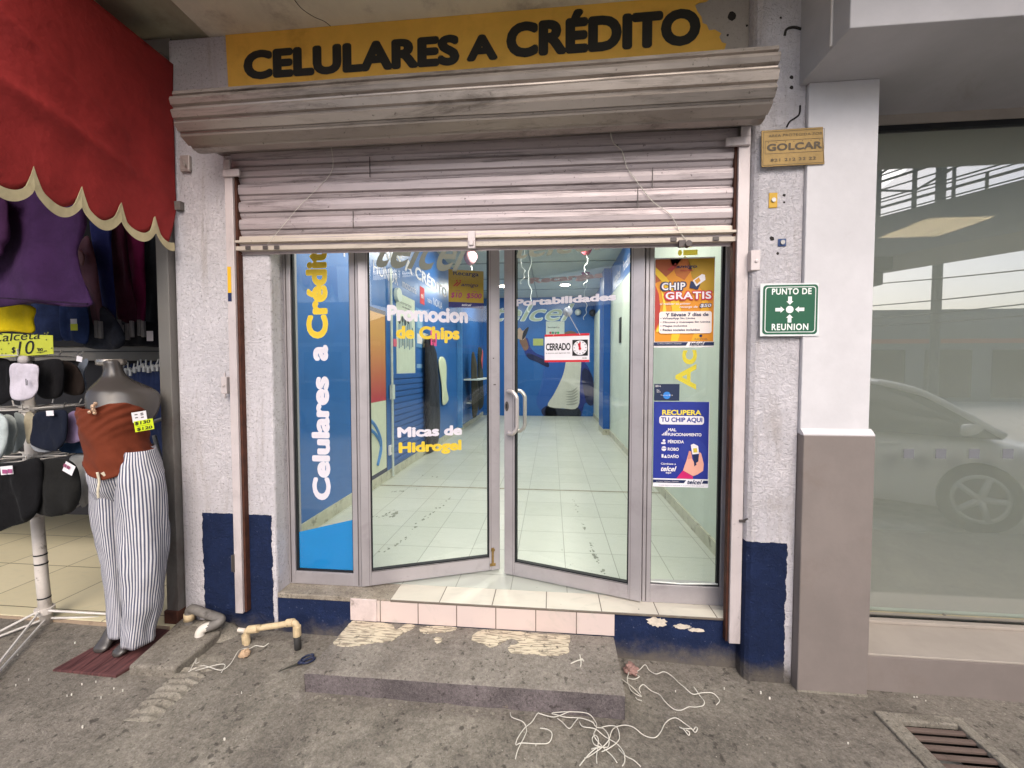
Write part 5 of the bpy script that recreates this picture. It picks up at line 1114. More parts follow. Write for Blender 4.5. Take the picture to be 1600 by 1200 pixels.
# trousers with woven stripes that follow the cloth
def stripes():
    m = bpy.data.materials.new("striped_cotton"); m.use_nodes = True; t = NT(m); uv = t.new("ShaderNodeUVMap"); sp = t.new("ShaderNodeSeparateXYZ"); t.link(uv.outputs[0], sp.inputs[0])
    f = t.math('FRACT', sp.outputs[0]); s = t.math('MULTIPLY', t.step(f, .40, .46), t.math('SUBTRACT', 1.0, t.step(f, .90, .96)))
    w = hx('#cfcdd0'); t.col(t.mix(s, w, hx('#565a6c'))); t.set(Roughness=.9); t.bsdf.inputs["Specular IOR Level"].default_value = .1
    t.link(t.bump(t.noise(9, 5, .6), .4, .03), t.bsdf.inputs["Normal"]); return m
M_str = stripes()
def trouser(specs, name, seed, ns, m_=60, cap=False):
    me_rows = []
    for i, (pl, pr, py, ry, dy) in enumerate(specs):
        ring = S(pl, pr, py, ry, dy, m_, Y=-.34); me_rows.append([Vector(p) for p in ring])
    # densify
    dense = []
    for i in range(len(me_rows)-1):
        for k in range(6): dense.append([p.lerp(q, k/6) for p, q in zip(me_rows[i], me_rows[i+1])])
    dense.append(me_rows[-1]); nz = len(dense)
    for i, r in enumerate(dense):
        s = i/(nz-1); c = sum(r, Vector())/len(r)
        for k, p in enumerate(r):
            a = 2*math.pi*k/m_; d = .018*mnoise.noise((math.cos(a)*1.6+seed, math.sin(a)*1.6, p.z*3.2))+.006*mnoise.noise((math.cos(a)*3, math.sin(a)*3+seed, p.z*11))
            crease = .013*math.sin(p.z*34+2.2*math.cos(a)+seed)*max(0, s-.35)*max(0, mnoise.noise((p.z*4, a, seed))+.3)
            v = (p-c); v.z = 0; r[k] = p+v.normalized()*(d+crease)
    bm = bmesh.new(); uvl = bm.loops.layers.uv.new("UVMap"); vr = [[bm.verts.new(p) for p in r] for r in dense]
    for i in range(nz-1):
        for k in range(m_):
            f = bm.faces.new((vr[i][k], vr[i][(k+1) % m_], vr[i+1][(k+1) % m_], vr[i+1][k]))
            for lp, (kk, ii) in zip(f.loops, ((k, i), (k+1, i), (k+1, i+1), (k, i+1))): lp[uvl].uv = (kk/m_*ns, ii/nz)
    b = B(); b.bm.free(); b.bm = bm; return b
PT = [(142, 243, 700, .115, .02), (139, 248, 712, .128, .02), (137, 253, 728, .135, .015), (138, 257, 744, .125, .012), (143, 254, 760, .095, .01), (156, 240, 778, .05, .01)]
tr = obj("trousers", trouser(PT, "hips", 1.0, 84), M_str, MQ, smooth=True); md = tr.modifiers.new("t", 'SOLIDIFY'); md.thickness = .004
LL = [(146, 200, 703, .112, .02), (139, 204, 722, .131, .018), (138, 205, 744, .133, .015), (139, 207, 780, .13, .02), (143, 207, 820, .118, .028), (151, 205, 860, .10, .03), (157, 204, 900, .092, .03), (161, 204, 940, .088, .03), (164, 203, 966, .085, .025), (166, 203, 990, .083, .02)]
RL = [(184, 243, 702, .120, .016), (180, 249, 720, .135, .008), (178, 258, 744, .14, .0), (178, 263, 780, .14, -.005), (181, 264, 820, .13, -.015), (184, 263, 860, .115, -.03), (186, 261, 900, .105, -.04), (187, 257, 940, .095, -.045), (188, 248, 966, .085, -.05), (189, 240, 995, .08, -.05)]
for sp_, sd2 in ((LL, 3.0), (RL, 6.0)):
    o = obj("trouser_leg", trouser(sp_, "leg", sd2, 46), M_str, tr, smooth=True); md = o.modifiers.new("t", 'SOLIDIFY'); md.thickness = .004
b = B(); zwb = .70
q = [fr(px, py, .150) for px, py in ((152, 738), (155, 752), (153, 768), (154, 778))]; b.tube(crv(q, 4), .006, 6); q = [fr(px, py, .150) for px, py in ((160, 738), (166, 744), (168, 749))]; b.tube(crv(q, 4), .009, 6); obj("drawstring", b, mat("cord_cream", '#c9c0ab', .8), tr, smooth=True)
bd = Board(fr(196, 764, .178), fr(219, 764, .178)-fr(196, 764, .178), fr(199, 730, .178)-fr(196, 764, .178), tr); b = B(); b.prism([bd.P(u, v) for u, v in ((0, 0), (1, 0), (1, 1), (0, 1))], (0, .002, 0)); obj("paper_tag", b, flat('#d8d2cc'), tr)
# feet
def foot(hx_, hy_, tx, ty):
    H = Vector((hx_, hy_, gz(hx_)+.012)); Tt = Vector((tx, ty, gz(tx)+.012)); d = (Tt-H).normalized(); L_ = (Tt-H).length; s_ = Vector((-d.y, d.x, 0)); rings = []
    for f, w, h in ((-.04, .018, .02), (0, .032, .075), (.15, .036, .115), (.28, .036, .11), (.42, .036, .080), (.6, .040, .056), (.78, .043, .042), (.92, .036, .032), (1.0, .018, .020)):
        c = H+d*(L_*f); rings.append([c+s_*(w*math.cos(a))+Vector((0, 0, h/2+h/2*math.sin(a))) for a in [2*math.pi*k/18 for k in range(18)]])
    b = B(); b.loft(rings); obj("foot", b, M_mq, MQ, smooth=True, sub=1)
h1 = at(178, 1004, Z=-.215); t1 = at(152, 1023, Z=-.22); foot(h1.x, h1.y, t1.x, t1.y)
h1 = at(215, 1008, Z=-.215); t1 = at(177, 1029, Z=-.22); foot(h1.x, h1.y, t1.x, t1.y)
# wooden mat and concrete slab
def woodm():
    m = bpy.data.materials.new("red_wood_plank"); m.use_nodes = True; t = NT(m); p = t.pos()
    g = t.noise(9, 8, .7, t.scaled(p, 5, .6, 1), 1.0); t.col(t.mix(t.step(g, .3, .7), hx('#3d2224'), hx('#6e4644'))); t.set(Roughness=.6); return m
t = thing("wood_board", "reddish wood patterned board under the mannequin's feet", "board", (-2.5, -.3, gz(-2.5)))
Zm = gz(-2.5)+.011; q = [at(82, 1046, Z=Zm), at(181, 1055, Z=Zm), at(203, 1042, Z=Zm), at(272, 985, Z=Zm), at(200, 985, Z=Zm)]; q[-1] = at(208, 976, Z=Zm)
b = B(); b.prism([(p.x, p.y, Zm) for p in q], (0, 0, -.016)); obj("panel", b, woodm(), t, bevel=.002)
b = B(); d = (q[3]-q[2]).normalized()
for k in range(1, 5):
    a = q[0].lerp(q[1], k/5); e = a+d*.42*(1 if k > 1 else .9); w = Vector((-d.y, d.x, 0))*.0015; b.face([a+Vector((0, 0, .0012))+d*.01-w, e+Vector((0, 0, .0012))-w, e+Vector((0, 0, .0012))+w, a+Vector((0, 0, .0012))+d*.01+w])
obj("plank_line", b, flat('#2c1719'), t)
Zs = gz(-2.1)+.05; q = [at(200, 1040, Z=Zs), at(272, 1044, Z=Zs), at(318, 1008, Z=Zs), at(345, 985, Z=Zs), at(300, 962, Z=Zs), at(288, 962, Z=Zs)]
b = B(); b.prism([(p.x, p.y, Zs) for p in q], (0, 0, -.09)); tag(obj("concrete_slab", b, concrete("slab_concrete", '#8d877c', '#6d675e', '#a19b8f', bump=.4, sc_=1.6), bevel=.014, seg=3), "low grey cement slab on the pavement right of the reddish board", "slab")
# ------------------------------------------------------------------ concrete step and things on the pavement
t = thing("concrete_step", "worn grey concrete step with chipped front edge below the tiled threshold", "step", (-.42, -.32, gz(-.4)))
b = B(); nx, ny = 80, 24; q0 = (-1.178, -.121); front = []
def stepxy(u, v):                                          # v 0 at the wall, 1 at the front
    xl = -1.178-.035*v; xr_ = .352-.008*v
    return xl+(xr_-xl)*u, -.121-(.415-.012*u)*v
top = []
for j in range(ny+1):
    r = []
    for i in range(nx+1):
        x, y = stepxy(i/nx, j/ny); e = max(0, (j/ny-.94)/.06); ez = max(0, (i/nx-.985)/.015, (.015-i/nx)/.015)
        r.append((x, y, -.138-.006*e*e-.004*ez*ez+.003*mnoise.noise((x*5, y*5, 2))+.002*mnoise.noise((x*19, y*19, 2))-.004*(j/ny)))
    top.append(r)
b.loft(top, caps=False, closed=False)
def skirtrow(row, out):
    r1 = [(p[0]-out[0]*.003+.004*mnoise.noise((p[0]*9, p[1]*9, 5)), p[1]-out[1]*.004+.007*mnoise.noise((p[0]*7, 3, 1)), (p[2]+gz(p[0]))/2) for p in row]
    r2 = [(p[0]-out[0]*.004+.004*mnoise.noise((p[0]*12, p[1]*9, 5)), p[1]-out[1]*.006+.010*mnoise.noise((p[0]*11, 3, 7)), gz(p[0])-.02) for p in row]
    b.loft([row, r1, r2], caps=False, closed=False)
obj("tread", b, M_step, t, smooth=True)
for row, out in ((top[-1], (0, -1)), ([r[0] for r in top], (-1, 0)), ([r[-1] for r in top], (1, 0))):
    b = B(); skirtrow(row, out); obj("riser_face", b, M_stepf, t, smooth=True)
b = B(); rr = random.Random(12)
for k in range(26):                                        # crumbs and chips lying along the foot of the step
    x = rr.uniform(-1.18, .34); y = -.545-rr.uniform(.0, .02); s_ = rr.uniform(.003, .010); b.ball((x, y, gz(x)+.003), s_*1.3, s_, s_*.7, 4)
obj("rubble", b, M_mortar, t)
def scratch():
    m = bpy.data.materials.new("bare_mortar_bed"); m.use_nodes = True; q = NT(m); p = q.pos()
    ln = q.noise(1, 3, .5, q.scaled(p, 14, 120, 1), .3); c = q.mix(q.step(ln, .42, .52), hx('#8f8474'), hx('#cabfa8')); c = q.mix(q.step(q.noise(40, 4, .6, p), .58, .7), c, hx('#6e675c'))
    q.col(c); q.set(Roughness=.9); q.link(q.bump(ln, .4, .003), q.bsdf.inputs["Normal"]); return m
M_bed = scratch()
for pts, s in ((((553, 970), (580, 972), (612, 976), (620, 984), (636, 974), (648, 980), (622, 994), (612, 1001), (585, 1004), (560, 1008), (540, 1010), (522, 1006), (530, 994), (542, 980)), 1), (((742, 990), (760, 984), (800, 986), (830, 990), (868, 992), (890, 994), (888, 1008), (886, 1020), (860, 1024), (835, 1022), (800, 1020), (796, 1010), (812, 1004), (798, 998), (786, 1003), (770, 1011), (752, 1006), (738, 1000)), 2),
               (((655, 982), (680, 978), (712, 980), (706, 986), (684, 988), (662, 990)), 3), (((678, 998), (688, 996), (690, 1002), (682, 1005)), 4)):
    b = B(); rr = random.Random(s); pp = []
    for px, py in pts: p = at(px, py, Z=-.137); pp.append(Vector((p.x, p.y, 0)))
    pp = crv(pp, 5, True); b.prism([(p.x+rr.uniform(-.004, .004), min(-.124, p.y+rr.uniform(-.004, .004)), -.1385-.012*max(0, -(p.y+.35))+.0035) for p in pp], (0, 0, -.012)); obj("worn_patch", b, M_bed, t)
# pipes at the left foot of the wall
g0 = gz(-2.1)
t = thing("drain_pipe", "grey and white plastic pipe elbow sticking out of the ground beside the steel post", "pipe", tuple(at(300, 985, Z=g0)))
YP = -.17
b = B(); b.tube(crv([at(296, 990, Y=YP), at(296, 962, Y=YP), at(298, 952, Y=YP), at(306, 953, Y=YP-.01), at(322, 959, Y=YP-.02), at(340, 965, Y=YP-.03), at(345, 969, Y=YP-.04), at(338, 975, Y=YP-.06), at(325, 980, Y=YP-.075)], 5), .026, 12); obj("grey_elbow", b, M_pvcG, t, smooth=True)
b = B(); b.tube([at(296, 968, Y=YP-.0), at(296, 958, Y=YP-.0)], .030, 12); obj("white_collar", b, M_pvcC, t, smooth=True)
b = B(); b.tube(crv([at(329, 978, Y=YP-.07), at(318, 982, Y=YP-.085), at(313, 988, Y=YP-.095), at(312, 995, Y=YP-.10)], 5), .025, 12); obj("white_spout", b, mat("pvc_white", '#cfc9be', .5, var=.06), t, smooth=True)
b = B(); q = at(311, 995, Y=YP-.10); b.tube([q, q+Vector((-.001, -.002, -.035))], .029, 12); obj("teal_cap", b, mat("teal_plastic", '#2d6a68', .6, var=.2), t)
t = thing("water_pipe", "cream pipe bent like a low staple over the pavement in front of the blue wall", "pipe", tuple(at(425, 1005, Z=g0)))
YQ = -.24; gq = gz(-1.6); A_ = at(386, 1012, Y=YQ); B_ = at(385, 984, Y=YQ); C_ = at(462, 973, Y=YQ-.0); D_ = at(466, 1014, Y=YQ)
b = B(); b.tube(crv([A_, A_.lerp(B_, .5), B_+Vector((0, 0, -.02)), B_+Vector((.015, 0, 0)), B_.lerp(C_, .3), B_.lerp(C_, .7), C_+Vector((-.02, 0, 0)), C_+Vector((.006, 0, -.018)), C_.lerp(D_, .45)], 5), .0165, 12); obj("cream_pipe", b, M_pvcC, t, smooth=True)
for p, q in ((B_+Vector((-.006, 0, -.028)), B_+Vector((-.002, 0, -.075))), (B_+Vector((.012, 0, .001)), B_+Vector((.075, 0, .012))), (C_+Vector((-.055, 0, -.006)), C_+Vector((-.012, 0, .001))), (C_+Vector((.007, 0, -.02)), C_+Vector((.008, 0, -.075)))): b = B(); b.tube([p, q], .0215, 12); obj("pipe_joint", b, M_pvcC, t, smooth=False)
b = B(); b.tube([C_.lerp(D_, .42), D_+Vector((0, 0, -.03))], .0185, 12); obj("dark_stub", b, mat("pipe_dark", '#2f2e2d', .7, var=.2), t, smooth=True)
b = B(); b.tube([B_+Vector((-.01, 0, -.005)), B_+Vector((-.045, -.01, .004))], .012, 8); obj("white_nozzle", b, mat("pvc_white2", '#cfc6ba', .5), t)
# cement collar heaped round the pipes
b = B(); rows = []
for i in range(14):
    r = []
    for k in range(24):
        a = 2*math.pi*k/24; f = i/13; x = -2.06+.22*f*math.cos(a); y = -.16+.13*f*math.sin(a)
        r.append((x, min(y, -.118), gz(x)+.055*(1-f*f)*(1+.5*mnoise.noise((x*14, y*14, 1)))+.012*mnoise.noise((x*30, y*30, 4))-.008*f))
    rows.append(r)
b.loft(rows, caps=False); b.face([rows[0][k] for k in range(24)]); obj("mortar_heap", b, M_mortar, smooth=True, kind='structure')
# scissors
t = thing("scissors", "dark blue handled scissors lying closed on the pavement left of the step", "scissors", tuple(at(470, 1035, Z=gz(-1.4))))
zz = gz(-1.4)+.010; T_ = at(435, 1050, Z=zz); H_ = at(489, 1028, Z=zz); d = (H_-T_).normalized(); n_ = Vector((-d.y, d.x, 0)); L_ = (H_-T_).length
for s_, dz in ((1, .0), (-1, .003)):
    b = B(); b.prism([T_+Vector((0, 0, dz)), T_+d*L_*.55+n_*.010*s_+Vector((0, 0, dz)), T_+d*L_*.62+n_*.004*s_+Vector((0, 0, dz)), T_+d*L_*.58-n_*.006*s_+Vector((0, 0, dz))], (0, 0, .0022)); obj("blade", b, mat("blade_steel", '#5b5c58', .35, metal=.8, var=.1) if "blade_steel" not in bpy.data.materials else bpy.data.materials["blade_steel"], t)
    c = T_+d*L_*.86+n_*.016*s_; b = B(); ring = [c+d*(.030*math.cos(a))+n_*(.015*math.sin(a))+Vector((0, 0, .006)) for a in [2*math.pi*k/20 for k in range(21)]]; b.tube(ring, .0055, 8); b.tube([T_+d*L_*.56+Vector((0, 0, .004)), c-d*.027+Vector((0, 0, .006))], .007, 8); obj("handle_loop", b, mat("navy_plastic", '#1b2340', .4, var=.05) if "navy_plastic" not in bpy.data.materials else bpy.data.materials["navy_plastic"], t, smooth=True)
# twine on the ground
def twine(paths, lab, r_=.0021, name="twine", m=None):
    b = B()
    for pts in paths:
        q = []
        for k, (px, py) in enumerate(pts):
            p = at(px, py, Z=gz(0)-.002); p.z = gz(p.x)+.012+.006*((k*7) % 3); q.append(p)
        b.tube(crv(q, 6), r_, 5)
    return tag(obj(name, b, m or M_string, smooth=True), lab, "twine")
def k2(ps, s=3.75, ox=780, oy=880): return [(x/s+ox, y/s+oy) for x, y in ps]
twine([k2([(65, 895), (75, 930), (140, 965), (160, 995), (150, 1040), (110, 1130), (95, 1170)]), k2([(240, 985), (285, 1000), (310, 1035), (290, 1070), (220, 1085), (130, 1090), (98, 1085), (110, 1050), (150, 1000), (190, 950), (225, 905), (240, 915), (320, 918), (380, 905), (410, 900)]),
       k2([(340, 925), (370, 955), (410, 1000), (440, 950), (465, 928)]), k2([(320, 890), (308, 905), (330, 918), (390, 918), (480, 930), (545, 960), (570, 975), (610, 990), (640, 1040), (640, 1085), (610, 1100), (560, 1095), (545, 1045), (560, 1030), (580, 1060), (575, 1110)]),
       k2([(320, 892), (420, 893), (520, 910), (565, 945), (570, 985), (555, 1040), (600, 1085), (660, 1150), (690, 1200)]), k2([(470, 945), (490, 980), (560, 1000), (620, 1030), (690, 1080), (730, 1140), (735, 1175), (722, 1210)]),
       k2([(600, 975), (650, 972), (690, 990), (705, 1030), (690, 1070), (650, 1110), (600, 1120)]), k2([(470, 1205), (520, 1150), (570, 1115), (600, 1095), (640, 1060), (660, 1010), (690, 970), (740, 968), (790, 990), (850, 1020), (910, 1040), (945, 1015), (970, 950), (1000, 930), (1040, 930), (1100, 955), (1130, 985)]),
       k2([(1135, 990), (1150, 975), (1162, 990), (1148, 998), (1128, 985), (1105, 992), (1070, 975), (1055, 975), (1080, 995), (1110, 1015), (1115, 1005), (1095, 1000)]), k2([(575, 1110), (570, 1160), (572, 1205)]), k2([(540, 1105), (580, 1100), (600, 1110), (560, 1125), (520, 1160), (500, 1175)]), k2([(700, 1100), (740, 1150), (790, 1185), (830, 1205)])],
      "long tangle of white string on the pavement in front of the step")
twine([k2([(715, 685), (750, 720), (780, 750), (830, 785), (825, 795), (800, 790), (770, 750), (750, 700), (760, 660)]), k2([(800, 795), (810, 815), (835, 828)]), k2([(830, 770), (820, 750), (845, 733), (890, 755), (940, 785), (970, 830), (1020, 860), (1065, 875), (1110, 862), (1150, 848), (1195, 845), (1200, 825), (1180, 785), (1140, 735)]),
       k2([(770, 660), (820, 640), (855, 615), (880, 635), (920, 662), (965, 655), (1010, 665), (1050, 710), (1090, 750), (1135, 772), (1190, 770), (1250, 778), (1285, 795), (1290, 820), (1272, 848)]), k2([(748, 680), (790, 695), (820, 685), (800, 660), (750, 650)])],
      "loose white string looping over the pavement right of the step")
twine([[(346, 1062), (352, 1052), (340, 1053), (296, 1062), (306, 1057), (320, 1055), (345, 1058), (360, 1050), (372, 1032), (380, 1024), (390, 1025), (400, 1022), (412, 1020), (420, 1016)], [(296, 1062), (302, 1052), (308, 1043), (306, 1048), (312, 1047)]], "white string with a rag knot on the pavement below the cream pipe")
def crumple(px, py, w, c, lab, name, seed, cat):
    p = at(px, py, Z=gz(0)); b = B(); rings = []; z0 = gz(p.x)
    for i in range(1, 9):
        a = math.pi*i/9; r = []
        for k in range(16):
            t_ = 2*math.pi*k/16; v = Vector((math.sin(a)*math.cos(t_), math.sin(a)*math.sin(t_), .75*math.cos(a))); f = 1+.55*mnoise.noise(v*2.6+Vector((seed, 0, 0)))+.3*mnoise.noise(v*6+Vector((0, seed, 0)))
            q = Vector((p.x, p.y, z0+w*.6))+v*w*f; q.z = max(q.z, z0+.004); r.append(q)
        rings.append(r)
    b.loft(rings); tag(obj(name, b, fabric("rag"+c, c, var=.25, bump=.8)), lab, cat)
crumple(383, 1032, .026, '#b3987c', "small crumpled beige rag on the string below the cream pipe", "crumpled_rag", 3, "rag")
crumple(986, 1050, .034, '#8b6f68', "crumpled pinkish brown wrapper beside the right side of the step", "crumpled_wrapper", 9, "wrapper")
crumple(791, 1104, .020, '#7d746a', "crushed grey scrap at the foot of the step's front", "crumpled_scrap", 5, "scrap")
b = B()
for pts in ([(892, 1038), (903, 1033), (911, 1032)], [(906, 1024), (908, 1036), (907, 1043)], [(909, 1030), (912, 1034)]):
    q = [at(px, py, Z=-.14)+Vector((0, 0, .004)) for px, py in pts]; b.tube(crv(q, 3), .003, 5)
tag(obj("twig_scrap", b, M_string), "small white scrap of string lying on top of the concrete step", "scrap")

# ------------------------------------------------------------------ neighbouring shop on the right
N_ = thing("neighbour_shop", "grey and white neighbouring shop front with a taupe plinth and a large window", "building", (2.5, -.1, -.29))
b = B(); b.box(1.2475, 1.567, -.22, .16, 1.03, 2.752); obj("pillar", b, M_smooth, N_, bevel=.004)
b = B(); b.prism([(1.2475, -.2195, 1.06), (1.2475, -.2475, 1.034), (1.2475, -.2475, 1.028), (1.2475, -.2195, 1.028)], (.330, 0, 0)); b.prism([(1.5672, -.20, 1.06), (1.578, -.2, 1.034), (1.578, -.2, 1.028), (1.5672, -.2, 1.028)], (0, .3, 0)); obj("plinth_chamfer", b, M_smooth, N_)
b = B(); b.box(1.2475, 1.578, -.25, .16, -.6, 1.030); obj("plinth", b, M_taupe, N_, bevel=.005)
b = B(); b.box(1.2475, 1.578, -.2525, -.2475, gz(1.4)-.02, gz(1.4)+.012); obj("cement_fillet", b, M_mortar, N_)
b = B(); b.box(1.5785, 7, -.20, .16, -.6, -.102); obj("low_wall", b, M_taupe, N_, bevel=.006)
b = B(); b.box(1.5785, 7, -.203, .10, -.1015, -.090); b.box(1.5785, 7, .065, .155, -.0895, -.072); obj("sill_coping", b, M_taupe2, N_, bevel=.003)
b = B(); b.box(1.212, 7, -.545, .16, 2.7525, 3.32); obj("fascia", b, plaster("fascia_paint", '#b4b2b4', smooth=True, speck=.0, bumpk=.5), N_, bevel=.004)
b = B(); b.box(1.212, 7, -1.15, 9.6, 3.321, 7.5); obj("unseen_upper_storey", b, M_smooth, N_)
b = B(); b.tube([(1.206, -.44, 2.76), (1.206, -.44, 3.29)], .006, 8); obj("conduit", b, flat('#bdb8b4'), N_)
b = B(); b.box(1.5675, 7, .09, .16, 2.70, 2.752); obj("lintel", b, M_taupe2, N_)
for x_, z0, z1 in ((1.5685, 2.672, 2.70), (1.5785, -.0885, -.072)): b = B(); b.box(x_, 7, .098, .13, z0, z1); obj("window_gasket", b, M_gasket, N_)
M_sglass = glass("shop_window_glass", (.93, .94, .93), refl=1.5, base_r=.12)
WN = thing("display_window", "large tinted display window of the neighbouring shop reflecting a white car and a footbridge", "window", (3.5, .11, 0))
b = B(); b.box(1.5685, 7, .108, .114, -.0715, 2.672); obj("pane", b, M_sglass, WN)
b = B()
for px in (1420, 1470, 1522, 1575, 1628, 1680):
    p = at(px, 709, Y=.1075); b.box(p.x-.027, p.x+.027, .1065, .1076, p.z-.027, p.z+.027)
obj("square_sticker", b, flat('#75777a', .35), WN)
RB = thing("roller_blind", "grey woven roller blind lowered behind the neighbouring shop window", "blind", (3.5, .2, 1))
M_blind = veil("blind_weave", '#ccd1ce', .86); zb_ = at(1480, 957, Y=.2).z
b = B(); b.box(1.60, 7, .200, .2012, zb_, 2.74); obj("fabric", b, M_blind, RB)
b = B(); b.tube([(1.60, .2, zb_), (7, .2, zb_)], .011, 12); obj("bottom_bar", b, mat("blind_bar_green", '#b4c8ba', .3), RB, smooth=True)
p = at(1488, 965, Y=.18); b = B(); b.tube(crv([p+Vector((-.05, 0, .02)), p+Vector((-.02, -.01, -.012)), p+Vector((.03, 0, .0)), p+Vector((.04, 0, -.015)), p+Vector((-.01, 0, -.02)), p+Vector((-.03, 0, .0))], 5), .007, 8); obj("wing_clip", b, mat("clip_metal", '#b9b3a8', .25, metal=.7), RB, smooth=True)
b = B(); b.box(1.2475, 7, .161, 5, -.12, -.1); obj("inner_floor", b, mat("yellowish_floor", '#b9ad84', .5), N_)
b = B(); b.box(1.31, 7, 4.9, 5, -.1, 2.76); b.box(1.305, 1.40, .165, 4.9, -.1, 2.76); obj("inner_wall", b, M_iwhite, N_)
b = B(); b.box(1.31, 7, .165, 4.9, 2.76, 2.9); obj("inner_ceiling", b, M_ceil, N_)
M_warm = lamp_mat("warm_panel", '#ffe2b0', 14)
for k, (px, py, hw, hd, lab) in enumerate(((1458, 356, .30, .30, "square warm ceiling panel glowing through the neighbouring shop's blind"), (1388, 480, .10, .05, "small warm ceiling lamp low behind the blind, upper of two"), (1380, 494, .10, .05, "small warm ceiling lamp low behind the blind, lower of two"))):
    p = at(px, py, Z=2.74); t = thing("panel_lamp", lab, "lamp", tuple(p), 0, "lamps inside the neighbouring shop"); b = B(); b.box(p.x-hw, p.x+hw, p.y-hd, p.y+hd, 2.742, 2.752); obj("housing", b, M_white, t)
    b = B(); b.box(p.x-hw+.02, p.x+hw-.02, p.y-hd+.02, p.y+hd-.02, 2.738, 2.7415); obj("diffuser", b, M_warm, t)
    l = bpy.data.lights.new("panel_light", 'AREA'); l.shape = 'RECTANGLE'; l.size = hw*1.6; l.size_y = hd*1.6; l.energy = 26 if k == 0 else 6; l.color = (1, .86, .66); lo = bpy.data.objects.new("panel_light", l); COL.objects.link(lo); lo.location = (0, 0, -.02); lo.parent = t

